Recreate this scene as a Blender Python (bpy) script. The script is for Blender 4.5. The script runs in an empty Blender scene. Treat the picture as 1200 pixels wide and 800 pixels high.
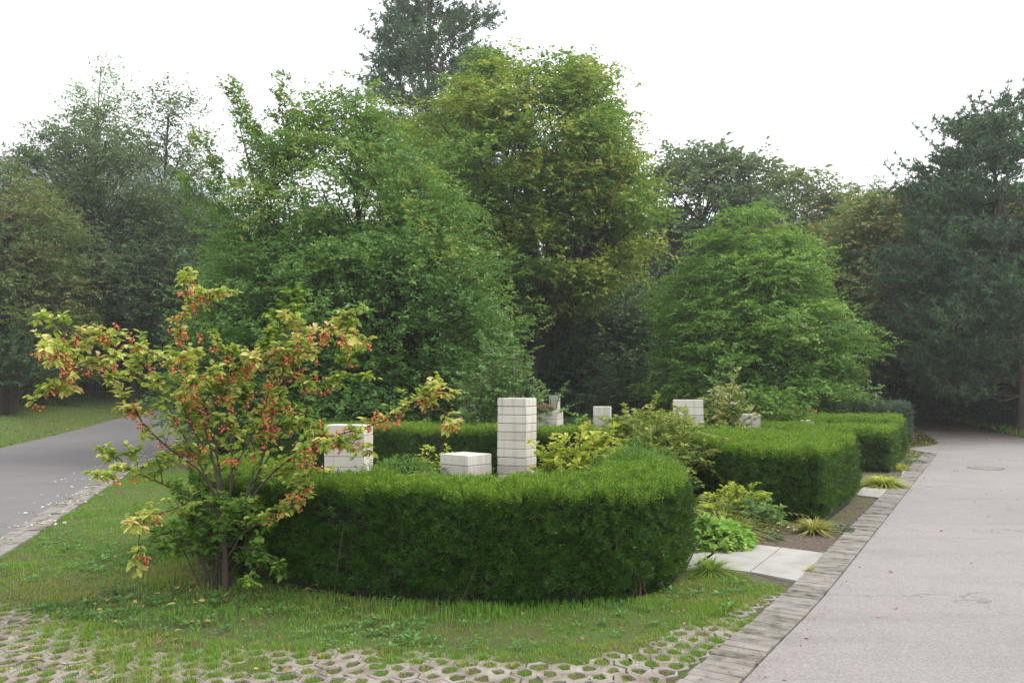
import bpy, math
import numpy as np
RNG = np.random.default_rng(11)
U = lambda a=0., b=1., n=None: RNG.uniform(a, b, n)
G = lambda s=1., n=None: RNG.normal(0, s, n)
COL = bpy.context.scene.collection
SC = bpy.context.scene

# ------------------------------------------------------------------ camera
EYE = 1.6; FPX = 933.0; PITCH = math.radians(3.07)
cam = bpy.data.cameras.new('camera'); co = bpy.data.objects.new('camera', cam); COL.objects.link(co)
co.location = (0, 0, EYE); co.rotation_euler = (math.pi/2+PITCH, 0, 0)
cam.sensor_width = 36; cam.lens = 28; cam.clip_end = 1000; cam.clip_start = .05
SC.camera = co
def ray(px, py):
    x, y = (px-600)/FPX, (400-py)/FPX
    return np.array([x, math.cos(PITCH)-y*math.sin(PITCH), math.sin(PITCH)+y*math.cos(PITCH)])
def at(px, py, z=0.):
    r = ray(px, py); t = (z-EYE)/r[2]; return np.array([r[0]*t, r[1]*t, z])
def atd(px, py, Y):
    r = ray(px, py); t = Y/r[1]; return np.array([r[0]*t, Y, EYE+r[2]*t])

# ------------------------------------------------------------------ mesh helpers
def norm(v): return v/np.maximum(np.linalg.norm(v, axis=-1, keepdims=True), 1e-9)
class MB:
    def __init__(s): s.V=[]; s.F=[]; s.n=0; s.A={}
    def add(s, V, F, mat=0, **at_):
        V = np.asarray(V, float).reshape(-1,3); F = np.asarray(F, int)
        s.V.append(V); s.F.append((F+s.n, mat))
        for k in ('rnd','cl'):
            a = at_.get(k, .5); s.A.setdefault(k, []).append(np.broadcast_to(np.asarray(a, float), (len(V),)) if np.ndim(a)==0 else np.asarray(a, float))
        s.n += len(V)
    def build(s, name, mats, parent=None, smooth=False):
        if not isinstance(mats, (list,tuple)): mats=[mats]
        me = bpy.data.meshes.new(name)
        V = np.concatenate(s.V); loops=[]; starts=[]; mi=[]; o=0
        for F, m in s.F:
            k = F.shape[1]; loops.append(F.ravel()); starts.append(o+np.arange(len(F))*k); o += F.size; mi.append(np.full(len(F), m))
        loops=np.concatenate(loops); starts=np.concatenate(starts); mi=np.concatenate(mi)
        me.vertices.add(len(V)); me.vertices.foreach_set('co', V.astype(np.float32).ravel())
        me.loops.add(len(loops)); me.loops.foreach_set('vertex_index', loops.astype(np.int32))
        me.polygons.add(len(starts)); me.polygons.foreach_set('loop_start', starts.astype(np.int32))
        me.polygons.foreach_set('material_index', mi.astype(np.int32))
        me.polygons.foreach_set('use_smooth', np.full(len(starts), bool(smooth)))
        for k, a in s.A.items():
            t = me.attributes.new(k, 'FLOAT', 'POINT'); t.data.foreach_set('value', np.concatenate(a).astype(np.float32))
        for m in mats: me.materials.append(m)
        me.update(calc_edges=True)
        ob = bpy.data.objects.new(name, me); COL.objects.link(ob)
        if parent is not None: ob.parent = parent
        return ob
def tag(o, label=None, cat=None, group=None, kind=None):
    if label: o['label']=label
    if cat: o['category']=cat
    if group: o['group']=group
    if kind: o['kind']=kind
    return o
def thing(name, label, cat, loc, group=None, rz=0):
    o = bpy.data.objects.new(name, None); COL.objects.link(o); o.location = tuple(loc); o.rotation_euler[2]=rz
    return tag(o, label, cat, group)

def leaves(P, D, N, L, W, fold=.18):
    D = norm(D); S = norm(np.cross(D, N)); N2 = np.cross(S, D); n=len(P)
    L = np.broadcast_to(L, (n,))[:,None]; W = np.broadcast_to(W, (n,))[:,None]
    m = P + D*L*.45 + N2*fold*W
    V = np.stack([P, m+S*W/2, P+D*L-N2*fold*W*.5, m-S*W/2], 1).reshape(-1,3)
    return V, np.arange(4*n).reshape(n,4)
def leaves6(P, D, N, L, W, fold=.25, curl=.15):
    D = norm(D); S = norm(np.cross(D, N)); N2 = np.cross(S, D); n=len(P)
    L = np.broadcast_to(L, (n,))[:,None]; W = np.broadcast_to(W, (n,))[:,None]
    a = P+D*L*.28+N2*fold*W*.5; b = P+D*L*.68+N2*(fold*W*.5-curl*L*.4)
    V = np.stack([P, a+S*W*.46, b+S*W*.42, P+D*L-N2*curl*L, b-S*W*.42, a-S*W*.46], 1).reshape(-1,3)
    i = np.arange(n)[:,None]*6
    F = np.concatenate([i+np.array([[0,1,2,3]]), i+np.array([[0,3,4,5]])])
    return V, F
def tubes(P, R, sides=5):
    """P (n,k,3), R (n,k)"""
    n,k,_ = P.shape; T = norm(np.gradient(P, axis=1))
    ref = np.where(np.abs(T[...,2:3])>.9, np.array([1.,0,0]), np.array([0,0,1.]))
    A = norm(np.cross(T, ref)); B = np.cross(T, A)
    th = np.linspace(0, 2*np.pi, sides, endpoint=False)
    V = P[:,:,None,:] + R[:,:,None,None]*(np.cos(th)[None,None,:,None]*A[:,:,None,:]+np.sin(th)[None,None,:,None]*B[:,:,None,:])
    idx = np.arange(n*k*sides).reshape(n,k,sides)
    a = idx[:,:-1]; b = idx[:,1:]
    F = np.stack([a, np.roll(a,-1,2), np.roll(b,-1,2), b], -1).reshape(-1,4)
    return V.reshape(-1,3), F
def tube1(mb, pts, radii, sides=7, mat=0, sub=4, wob=0.):
    pts = np.asarray(pts, float); k=len(pts); t=np.arange(k); tt=np.linspace(0,k-1,(k-1)*sub+1)
    P = smoothpath(pts, sub)
    if wob: P = P + np.cumsum(G(wob, P.shape), 0)*np.array([1,1,.3])*np.minimum(1, np.arange(len(P))/4.)[:,None]
    R = np.interp(tt, t, radii)
    V,F = tubes(P[None], R[None], sides); mb.add(V,F,mat); return P
def smoothpath(pts, sub=4):
    pts = np.asarray(pts, float); k=len(pts)
    p = np.vstack([2*pts[0]-pts[1], pts, 2*pts[-1]-pts[-2]]); out=[]
    for i in range(k-1):
        p0,p1,p2,p3 = p[i:i+4]
        for t in np.linspace(0,1,sub,endpoint=False):
            out.append(.5*((2*p1)+(-p0+p2)*t+(2*p0-5*p1+4*p2-p3)*t*t+(-p0+3*p1-3*p2+p3)*t**3))
    out.append(pts[-1]); return np.array(out)
def box(mb, c, s, rz=0, mat=0, bev=0.0):
    x,y,z = np.array(s)/2; b=bev
    lv=[(-z, b),(-z+b,0),(z-b,0),(z,b)] if b>0 else [(-z,0),(z,0)]
    V=[]
    for (zz,ins) in lv:
        X,Y=x-ins,y-ins; V += [(-X,-Y,zz),(X,-Y,zz),(X,Y,zz),(-X,Y,zz)]
    V=np.array(V); ca,sa=math.cos(rz),math.sin(rz)
    V=np.stack([V[:,0]*ca-V[:,1]*sa, V[:,0]*sa+V[:,1]*ca, V[:,2]],1)+np.array(c)
    F=[]; n=len(lv)
    for i in range(n-1):
        for j in range(4): F.append([i*4+j, i*4+(j+1)%4, (i+1)*4+(j+1)%4, (i+1)*4+j])
    F.append([3,2,1,0]); F.append([(n-1)*4+j for j in range(4)])
    mb.add(V, F, mat, rnd=float(U()))
def inpoly(x, y, poly):
    c = np.zeros(np.shape(x), bool); n=len(poly)
    for i in range(n):
        x1,y1=poly[i][:2]; x2,y2=poly[(i+1)%n][:2]
        if y1==y2: continue
        c ^= ((y1>y)!=(y2>y)) & (x < (x2-x1)*(y-y1)/(y2-y1)+x1)
    return c
def sm(a, b, x):
    t = np.clip((x-a)/(b-a),0,1); return t*t*(3-2*t)
def vn(x, y, seed=0, s=1.):
    """value noise 0..1"""
    x=np.asarray(x)*s+seed*17.3; y=np.asarray(y)*s+seed*9.1
    xi=np.floor(x); yi=np.floor(y); fx=x-xi; fy=y-yi; fx=fx*fx*(3-2*fx); fy=fy*fy*(3-2*fy)
    def h(a,b):
        v=np.sin(a*127.1+b*311.7+seed*3.7)*43758.5453; return v-np.floor(v)
    return (h(xi,yi)*(1-fx)+h(xi+1,yi)*fx)*(1-fy)+(h(xi,yi+1)*(1-fx)+h(xi+1,yi+1)*fx)*fy

# ------------------------------------------------------------------ materials
def new_mat(name):
    m = bpy.data.materials.new(name); m.use_nodes=True; nt=m.node_tree; nt.nodes.clear(); return m, nt
def L_(nt,a,b): nt.links.new(a,b)
def ramp(nt, cols, pos=None):
    r = nt.nodes.new('ShaderNodeValToRGB'); e=r.color_ramp.elements
    pos = pos or [i/(len(cols)-1) for i in range(len(cols))]
    while len(e)<len(cols): e.new(.5)
    for i,(c,p) in enumerate(zip(cols,pos)): e[i].position=p; e[i].color=(*c,1)
    return r
def attr(nt, n):
    a=nt.nodes.new('ShaderNodeAttribute'); a.attribute_name=n; return a.outputs['Fac']
def math_(nt, op, a, b=None):
    m=nt.nodes.new('ShaderNodeMath'); m.operation=op
    for i,v in enumerate((a,b)):
        if v is None: continue
        if isinstance(v,(int,float)): m.inputs[i].default_value=v
        else: L_(nt,v,m.inputs[i])
    return m.outputs[0]
def noise(nt, scale, detail=4, rough=.55, vec=None):
    n=nt.nodes.new('ShaderNodeTexNoise'); n.inputs['Scale'].default_value=scale; n.inputs['Detail'].default_value=detail; n.inputs['Roughness'].default_value=rough
    if vec is None:
        g=nt.nodes.new('ShaderNodeNewGeometry'); vec=g.outputs['Position']
    L_(nt,vec,n.inputs['Vector']); return n.outputs['Fac']
def mixc(nt, f, a, b):
    m=nt.nodes.new('ShaderNodeMix'); m.data_type='RGBA'
    for i,v in ((0,f),(6,a),(7,b)):
        if isinstance(v,(int,float)): m.inputs[i].default_value=v
        elif isinstance(v,tuple): m.inputs[i].default_value=(*v,1)
        else: L_(nt,v,m.inputs[i])
    return m.outputs[2]
def leaf_mat(name, cols, pos=None, trans=.35, rough=.5, wr=.45, wc=.55, spec=.35):
    m,nt=new_mat(name)
    if name in ('hornbeam_leaves','beech_leaves','maple_leaves','olive_leaves','oak_leaves','reddish_leaves','dark_leaves'): cols=[(c[0]*1.75,c[1]*1.48,c[2]*2.2) for c in cols]
    f = math_(nt,'ADD', math_(nt,'MULTIPLY',attr(nt,'rnd'),wr), math_(nt,'MULTIPLY',attr(nt,'cl'),wc))
    r = ramp(nt, cols, pos); L_(nt,f,r.inputs[0])
    p=nt.nodes.new('ShaderNodeBsdfPrincipled'); L_(nt,r.outputs[0],p.inputs['Base Color']); p.inputs['Roughness'].default_value=rough; p.inputs['Specular IOR Level'].default_value=spec
    t=nt.nodes.new('ShaderNodeBsdfTranslucent'); tc=mixc(nt,.35,r.outputs[0],(.26,.36,.02)); L_(nt,tc,t.inputs['Color'])
    mx=nt.nodes.new('ShaderNodeMixShader'); mx.inputs[0].default_value=trans; L_(nt,p.outputs[0],mx.inputs[1]); L_(nt,t.outputs[0],mx.inputs[2])
    o=nt.nodes.new('ShaderNodeOutputMaterial'); L_(nt,mx.outputs[0],o.inputs[0]); return m
def solid_mat(name, cols, scale=6, detail=6, rough=.85, bump=.0, bscale=60, pos=None, vec=None, spec=.3, rndmix=0, detail_scale=None, bdist=.01):
    m,nt=new_mat(name)
    f = noise(nt, scale, detail)
    if rndmix: f = math_(nt,'ADD', math_(nt,'MULTIPLY',f,1-rndmix), math_(nt,'MULTIPLY',attr(nt,'rnd'),rndmix))
    r = ramp(nt, cols, pos); L_(nt,f,r.inputs[0]); c=r.outputs[0]
    p=nt.nodes.new('ShaderNodeBsdfPrincipled'); L_(nt,c,p.inputs['Base Color']); p.inputs['Roughness'].default_value=rough; p.inputs['Specular IOR Level'].default_value=spec
    if bump:
        b=nt.nodes.new('ShaderNodeBump'); b.inputs['Strength'].default_value=bump; b.inputs['Distance'].default_value=bdist
        L_(nt,noise(nt,bscale,4,.6),b.inputs['Height']); L_(nt,b.outputs[0],p.inputs['Normal'])
    o=nt.nodes.new('ShaderNodeOutputMaterial'); L_(nt,p.outputs[0],o.inputs[0]); return m
M={}
M['bark']=solid_mat('bark',[(.02,.016,.012),(.06,.05,.04),(.11,.095,.08)],scale=5,bump=.6,bscale=18,bdist=.03)
M['pine_bark']=solid_mat('pine_bark',[(.05,.04,.035),(.12,.09,.07),(.2,.15,.12)],scale=4,bump=.6,bscale=12,bdist=.04)
M['twig']=solid_mat('twig',[(.05,.035,.03),(.12,.09,.07)],scale=20)
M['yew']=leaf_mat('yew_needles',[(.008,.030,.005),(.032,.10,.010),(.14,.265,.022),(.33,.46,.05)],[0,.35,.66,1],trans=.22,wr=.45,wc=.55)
M['yew_core']=solid_mat('hedge_inner_shade',[(.008,.012,.004),(.02,.022,.010)],scale=15)  # near-black core: shade inside the hedge put into its colour
M['hornbeam']=leaf_mat('hornbeam_leaves',[(.035,.095,.018),(.065,.165,.026),(.12,.24,.035),(.36,.33,.04)],[0,.45,.86,1],trans=.35)
M['beech']=leaf_mat('beech_leaves',[(.035,.10,.014),(.07,.18,.020),(.14,.28,.03),(.24,.34,.03)],[0,.4,.8,1],trans=.4)
M['maple']=leaf_mat('maple_leaves',[(.03,.09,.012),(.08,.18,.018),(.19,.28,.03),(.33,.32,.045)],[0,.42,.70,1],trans=.35,wr=.35,wc=.65)
M['olive']=leaf_mat('olive_leaves',[(.04,.09,.02),(.08,.14,.028),(.17,.20,.04),(.27,.22,.045)],[0,.45,.8,1],trans=.3)
M['dark']=leaf_mat('dark_leaves',[(.018,.050,.014),(.034,.085,.024),(.07,.14,.035)],trans=.25)
M['oak']=leaf_mat('oak_leaves',[(.03,.07,.02),(.06,.115,.034),(.11,.16,.05)],trans=.3)
M['reddish']=leaf_mat('reddish_leaves',[(.035,.10,.018),(.07,.14,.025),(.16,.16,.035),(.22,.14,.03)],[0,.5,.8,1],trans=.3)
M['needle']=leaf_mat('pine_needles',[(.035,.085,.042),(.07,.145,.068),(.13,.22,.10)],trans=.1)
M['crab']=leaf_mat('crab_apple_leaves',[(.05,.15,.02),(.18,.32,.04),(.50,.56,.11),(.74,.66,.26),(.74,.42,.20)],[0,.3,.6,.85,1],trans=.35,wr=.4,wc=.6)
M['rose']=leaf_mat('rose_leaves',[(.09,.20,.06),(.18,.33,.11),(.32,.42,.16),(.45,.40,.15)],[0,.45,.85,1],trans=.35)
M['yellowleaf']=leaf_mat('yellow_leaves',[(.22,.34,.04),(.42,.50,.06),(.62,.62,.12),(.55,.42,.20)],[0,.4,.8,1],trans=.4)
M['elder']=leaf_mat('mottled_leaves',[(.11,.19,.03),(.23,.31,.055),(.42,.45,.11),(.45,.36,.16)],[0,.4,.75,1],trans=.35)
M['hydrangea']=leaf_mat('pinkish_cream_leaves',[(.09,.18,.04),(.20,.30,.07),(.48,.46,.16),(.60,.42,.24)],[0,.4,.7,1],trans=.35)
M['lime']=leaf_mat('lime_leaves',[(.16,.36,.05),(.32,.52,.10),(.55,.62,.20)],trans=.3)
M['fern']=leaf_mat('fern_leaves',[(.12,.24,.04),(.28,.38,.07),(.50,.46,.12)],trans=.35)
M['straw']=leaf_mat('straw_blades',[(.18,.24,.05),(.44,.42,.10),(.62,.54,.22)],trans=.3)
M['greytuft']=leaf_mat('grey_green_leaves',[(.06,.11,.07),(.12,.18,.12),(.2,.26,.19)],trans=.2)
M['grass']=leaf_mat('grass_blades',[(.09,.24,.025),(.17,.33,.035),(.30,.34,.07),(.40,.30,.13)],[0,.4,.75,1],trans=.35,wr=.5,wc=.5)
M['weed']=leaf_mat('weed_leaves',[(.05,.15,.03),(.10,.25,.06),(.2,.32,.1)],trans=.3)
M['deadleaf']=leaf_mat('fallen_leaf',[(.10,.05,.025),(.22,.11,.05),(.36,.20,.08),(.45,.34,.12)],trans=.1,wr=1,wc=0)
M['petal']=leaf_mat('pale_fallen_leaf',[(.45,.42,.30),(.65,.62,.52)],trans=.1,wr=1,wc=0)
M['berry']=leaf_mat('berry_skin',[(.50,.07,.03),(.68,.17,.06),(.74,.32,.13)],trans=.0,rough=.3,wr=1,wc=0)
M['pink']=leaf_mat('pink_petals',[(.5,.12,.2),(.7,.3,.4)],trans=.2,wr=1,wc=0)
M['red']=leaf_mat('red_petals',[(.45,.05,.05),(.65,.15,.12)],trans=.2,wr=1,wc=0)
M['white']=leaf_mat('white_petals',[(.6,.6,.52),(.75,.75,.7)],trans=.2,wr=1,wc=0)
M['yellowp']=leaf_mat('yellow_petals',[(.7,.5,.08),(.8,.65,.2)],trans=.2,wr=1,wc=0)

def stone_mat():
    m,nt=new_mat('limestone')
    f=noise(nt,3,6); f2=noise(nt,40,4,.7)
    r=ramp(nt,[(.42,.38,.33),(.58,.54,.48),(.66,.63,.57)],[.25,.5,.8])
    L_(nt,math_(nt,'ADD',math_(nt,'ADD',math_(nt,'MULTIPLY',f,.45),math_(nt,'MULTIPLY',f2,.25)),math_(nt,'MULTIPLY',attr(nt,'rnd'),.3)),r.inputs[0])
    # vertical weather streaks
    tc=nt.nodes.new('ShaderNodeNewGeometry'); mp=nt.nodes.new('ShaderNodeMapping'); mp.inputs['Scale'].default_value=(14,14,1.2); L_(nt,tc.outputs['Position'],mp.inputs['Vector'])
    st=noise(nt,1,4,.6,mp.outputs[0]); rs=ramp(nt,[(0,0,0),(1,1,1)],[.48,.70]); L_(nt,st,rs.inputs[0])
    c=mixc(nt,math_(nt,'MULTIPLY',rs.outputs[0],.5),r.outputs[0],(.28,.27,.22))
    p=nt.nodes.new('ShaderNodeBsdfPrincipled'); L_(nt,c,p.inputs['Base Color']); p.inputs['Roughness'].default_value=.85
    b=nt.nodes.new('ShaderNodeBump'); b.inputs['Strength'].default_value=.4; b.inputs['Distance'].default_value=.006; L_(nt,f2,b.inputs['Height']); L_(nt,b.outputs[0],p.inputs['Normal'])
    o=nt.nodes.new('ShaderNodeOutputMaterial'); L_(nt,p.outputs[0],o.inputs[0]); return m
M['stone']=stone_mat()
M['joint']=solid_mat('joint_mortar',[(.12,.11,.10),(.2,.18,.16)],scale=10)
M['slab']=solid_mat('pale_paving',[(.26,.245,.22),(.34,.325,.30),(.385,.37,.345)],scale=4,detail=8,bump=.25,bscale=150,pos=[.25,.5,.75],rndmix=.15)
M['sett']=solid_mat('kerb_concrete',[(.075,.068,.045),(.19,.172,.152),(.28,.258,.235)],pos=[.32,.46,.72],scale=9,detail=8,bump=.4,bscale=120,rndmix=.22)
M['concrete']=solid_mat('paver_concrete',[(.10,.08,.055),(.24,.205,.175),(.35,.315,.285)],scale=7,detail=8,bump=.5,bscale=90,pos=[.25,.5,.75])
M['render']=solid_mat('wall_render',[(.3,.29,.27),(.4,.39,.36)],scale=1)
M['dirt']=solid_mat('soil_crumbs',[(.06,.045,.03),(.14,.11,.08)],scale=20)
M['roof']=solid_mat('roof_slate',[(.16,.18,.2),(.26,.28,.3)],scale=2)
M['glass']=solid_mat('window_glass',[(.02,.025,.03),(.04,.045,.05)],scale=1,rough=.1)
M['terracotta']=solid_mat('terracotta',[(.3,.11,.06),(.42,.17,.10)],scale=8)

def road_mat(name, base, spot, leaf=0):
    m,nt=new_mat(name)
    g=nt.nodes.new('ShaderNodeNewGeometry'); pos=g.outputs['Position']
    big=noise(nt,.35,5,.6,pos); fine=noise(nt,75,3,.8,pos)
    r1=ramp(nt,[tuple(c*.80 for c in base),base,tuple(c*1.14 for c in base)],[.3,.5,.72]); L_(nt,big,r1.inputs[0])
    r2=ramp(nt,[(.0,.0,.0),(.5,.5,.5),(1,1,1)],[.38,.52,.66]); L_(nt,fine,r2.inputs[0])
    c=mixc(nt,r2.outputs[0],tuple(x*.62 for x in base),spot)
    c=mixc(nt,.42,r1.outputs[0],c)
    v=nt.nodes.new('ShaderNodeTexVoronoi'); v.inputs['Scale'].default_value=48; L_(nt,pos,v.inputs['Vector'])
    rv=ramp(nt,[(1,1,1),(0,0,0)],[.0,.24]); L_(nt,v.outputs['Distance'],rv.inputs[0])
    sel=nt.nodes.new('ShaderNodeSeparateColor'); L_(nt,v.outputs['Color'],sel.inputs[0])
    pick=math_(nt,'GREATER_THAN',sel.outputs[0],.62)
    c=mixc(nt,math_(nt,'MULTIPLY',math_(nt,'MULTIPLY',rv.outputs[0],pick),.8),c,tuple(min(1,x*1.35) for x in spot))
    # darker damp patches and dirt
    mp=nt.nodes.new('ShaderNodeMapping'); mp.inputs['Scale'].default_value=(.5,2.2,1); mp.inputs['Rotation'].default_value=(0,0,math.radians(10)); L_(nt,pos,mp.inputs['Vector'])
    d=noise(nt,1.1,6,.65,mp.outputs[0]); rd=ramp(nt,[(0,0,0),(1,1,1)],[.52,.74]); L_(nt,d,rd.inputs[0])
    c=mixc(nt,math_(nt,'MULTIPLY',rd.outputs[0],.38),c,tuple(x*.55 for x in base))
    vc=nt.nodes.new('ShaderNodeTexVoronoi'); vc.feature='DISTANCE_TO_EDGE'; vc.inputs['Scale'].default_value=.42
    wv=nt.nodes.new('ShaderNodeVectorMath'); wv.operation='ADD'; nc=nt.nodes.new('ShaderNodeTexNoise'); nc.inputs['Scale'].default_value=2.2; nc.inputs['Detail'].default_value=5; L_(nt,pos,nc.inputs['Vector']); L_(nt,pos,wv.inputs[0]); L_(nt,nc.outputs['Color'],wv.inputs[1]); L_(nt,wv.outputs[0],vc.inputs['Vector'])
    rc_=ramp(nt,[(1,1,1),(0,0,0)],[.0,.006]); L_(nt,vc.outputs['Distance'],rc_.inputs[0])
    msk=ramp(nt,[(0,0,0),(1,1,1)],[.50,.58]); L_(nt,noise(nt,.5,3,.5,pos),msk.inputs[0])
    c=mixc(nt,math_(nt,'MULTIPLY',math_(nt,'MULTIPLY',rc_.outputs[0],msk.outputs[0]),.55),c,(.05,.045,.04))
    st_=noise(nt,3.1,5,.7,pos); rs_=ramp(nt,[(0,0,0),(1,1,1)],[.55,.72]); L_(nt,st_,rs_.inputs[0])
    c=mixc(nt,math_(nt,'MULTIPLY',rs_.outputs[0],.22),c,tuple(x*.6 for x in base))
    if leaf:
        lf=noise(nt,14,3,.7,pos); rl=ramp(nt,[(0,0,0),(1,1,1)],[.50,.60]); L_(nt,lf,rl.inputs[0])
        sp=nt.nodes.new('ShaderNodeSeparateXYZ'); L_(nt,pos,sp.inputs[0])
        mr=nt.nodes.new('ShaderNodeMapRange'); mr.inputs[1].default_value=18; mr.inputs[2].default_value=27; L_(nt,math_(nt,'ADD',sp.outputs[1],math_(nt,'MULTIPLY',math_(nt,'SUBTRACT',big,.5),14)),mr.inputs[0])
        c=mixc(nt,math_(nt,'MULTIPLY',mr.outputs[0],math_(nt,'ADD',math_(nt,'MULTIPLY',rl.outputs[0],.2),.8)),c,(.05,.03,.02))
    p=nt.nodes.new('ShaderNodeBsdfPrincipled'); L_(nt,c,p.inputs['Base Color']); p.inputs['Roughness'].default_value=.82; p.inputs['Specular IOR Level'].default_value=.3
    b=nt.nodes.new('ShaderNodeBump'); b.inputs['Strength'].default_value=.5; b.inputs['Distance'].default_value=.006; L_(nt,fine,b.inputs['Height']); L_(nt,b.outputs[0],p.inputs['Normal'])
    o=nt.nodes.new('ShaderNodeOutputMaterial'); L_(nt,p.outputs[0],o.inputs[0]); return m
M['road']=road_mat('pinkish_asphalt',(.232,.21,.205),(.41,.375,.365),1)
M['road2']=road_mat('grey_asphalt',(.150,.138,.139),(.26,.24,.24))

def ground_mat():
    m,nt=new_mat('ground_cover')
    f=noise(nt,2.2,8,.65); f2=noise(nt,28,6,.7)
    g=ramp(nt,[(.06,.05,.028),(.11,.11,.045),(.08,.15,.035),(.16,.15,.07)],[.3,.45,.6,.8]); L_(nt,math_(nt,'ADD',math_(nt,'MULTIPLY',f,.6),math_(nt,'MULTIPLY',f2,.4)),g.inputs[0])
    s=ramp(nt,[(.055,.04,.032),(.125,.098,.078),(.24,.20,.165)],[.3,.5,.75]); L_(nt,f2,s.inputs[0])
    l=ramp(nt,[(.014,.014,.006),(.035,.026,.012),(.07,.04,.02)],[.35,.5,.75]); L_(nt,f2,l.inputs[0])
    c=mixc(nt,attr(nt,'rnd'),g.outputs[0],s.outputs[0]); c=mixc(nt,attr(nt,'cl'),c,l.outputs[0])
    p=nt.nodes.new('ShaderNodeBsdfPrincipled'); L_(nt,c,p.inputs['Base Color']); p.inputs['Roughness'].default_value=.95; p.inputs['Specular IOR Level'].default_value=.1
    b=nt.nodes.new('ShaderNodeBump'); b.inputs['Strength'].default_value=.9; b.inputs['Distance'].default_value=.03; L_(nt,f2,b.inputs['Height']); L_(nt,b.outputs[0],p.inputs['Normal'])
    o=nt.nodes.new('ShaderNodeOutputMaterial'); L_(nt,p.outputs[0],o.inputs[0]); return m
M['ground']=ground_mat()

# ------------------------------------------------------------------ terrain
RU=np.array([.515,.857]); RV=np.array([-.857,.515])      # right road: along / across to the left
L_NEAR=[(-1.1,-6),(-3.0,1.0),(-4.68,7.28),(-6.26,12.4),(-8.05,18.7),(-9.6,24),(-10.6,30),(-11.0,36),(-10.6,42),(-9.2,49),(-7,56)]
def side_road():
    c=smoothpath(np.array([(x-.32,y,0) for x,y in L_NEAR]),6); t=norm(np.gradient(c,axis=0)); n=np.stack([-t[:,1],t[:,0],0*t[:,0]],1)
    return c, n
LC, LN = side_road()
def lroad_s(x,y):
    """signed distance left of the side road's near edge (metres)"""
    xe=np.interp(y, LC[:,1], LC[:,0]); return (xe-x)*.955
def hgt(x,y):
    x=np.asarray(x,float); y=np.asarray(y,float)
    rise=.033*np.maximum(0,y-20)*sm(0,12,y-20)
    rise=np.minimum(rise, 1.6)
    s=lroad_s(x,y)-3.8
    w=sm(1.0,-7.0,x)
    bank=.125*np.clip(s-.4,0,14)*sm(0,2,s)
    return rise*w+bank*sm(2,12,y)
ax=lambda a,b,st: list(np.arange(a,b,st))
xs=np.array(ax(-160,-40,8)+ax(-40,-14,1)+ax(-14,12,.16)+ax(12,40,1)+ax(40,161,8)); ys=np.array(ax(-40,0,2)+ax(0,20,.16)+ax(20,60,.8)+ax(60,260,10))
X,Y=np.meshgrid(xs,ys); Z=hgt(X,Y)
SOIL=[at(845,668)[:2],at(925,690)[:2],at(960,655)[:2],at(1010,610)[:2],at(1045,575)[:2],at(1075,548)[:2],(8.6,19),(2,19),(-5,15.5),(-3.4,8.4),(-2.3,6.9),(-.5,6.1),(1.2,6.4),at(815,668)[:2]]
PLOT=[(-3.3,8.6),(-2,7.2),(-.5,6.3),(1.2,6.6),(1.9,7.4),(3.4,9),(3,10),(1.5,13),(-3,14)]
soil=inpoly(X,Y,SOIL)*1.; soil=np.maximum(soil, .35*sm(.45,.75,vn(X,Y,3,.9))*(Y<16))
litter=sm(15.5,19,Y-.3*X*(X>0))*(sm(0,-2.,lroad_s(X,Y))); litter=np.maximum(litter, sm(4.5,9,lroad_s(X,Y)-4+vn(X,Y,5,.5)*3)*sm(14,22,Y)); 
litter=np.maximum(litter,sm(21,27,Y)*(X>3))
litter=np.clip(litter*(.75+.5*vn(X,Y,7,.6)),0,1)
mb=MB(); nx=len(xs); i=np.arange(len(ys)-1)[:,None]*nx+np.arange(nx-1)[None]; F=np.stack([i,i+1,i+nx+1,i+nx],-1).reshape(-1,4)
lump=.02*(vn(X,Y,1,3)-.5)*(Y<20)*(np.abs(X)<12)
inroad=(lroad_s(X,Y)>-.4)&(lroad_s(X,Y)<4.2)
P2=X*RV[0]+Y*RV[1]; E0=np.dot(at(962,704)[:2],RV)   # distance across from the right road
lump=np.where(inroad|(P2<E0+.5),-.004,lump)
mb.add(np.stack([X,Y,Z+lump],-1),F,rnd=soil.ravel(),cl=litter.ravel())
tag(mb.build('ground',M['ground'],smooth=True),kind='structure')

# side road
def strip(name, C, Nn, w0, w1, z, mat, hf=True):
    n=len(C); k=3; mb=MB(); V=[]
    for j in range(k):
        w=w0+(w1-w0)*j/(k-1); p=C+Nn*w; V.append(np.stack([p[:,0],p[:,1],(hgt(p[:,0],p[:,1]) if hf else 0)+z+0*p[:,0]],1))
    V=np.stack(V,1); i=np.arange(n-1)[:,None]*k+np.arange(k-1)[None]
    mb.add(V,np.stack([i,i+k,i+k+1,i+1],-1).reshape(-1,4)[:,::-1]); return mb.build(name,mat,smooth=True)
tag(strip('road',LC,LN,0,3.8,.012,M['road2']),kind='structure')

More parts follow.
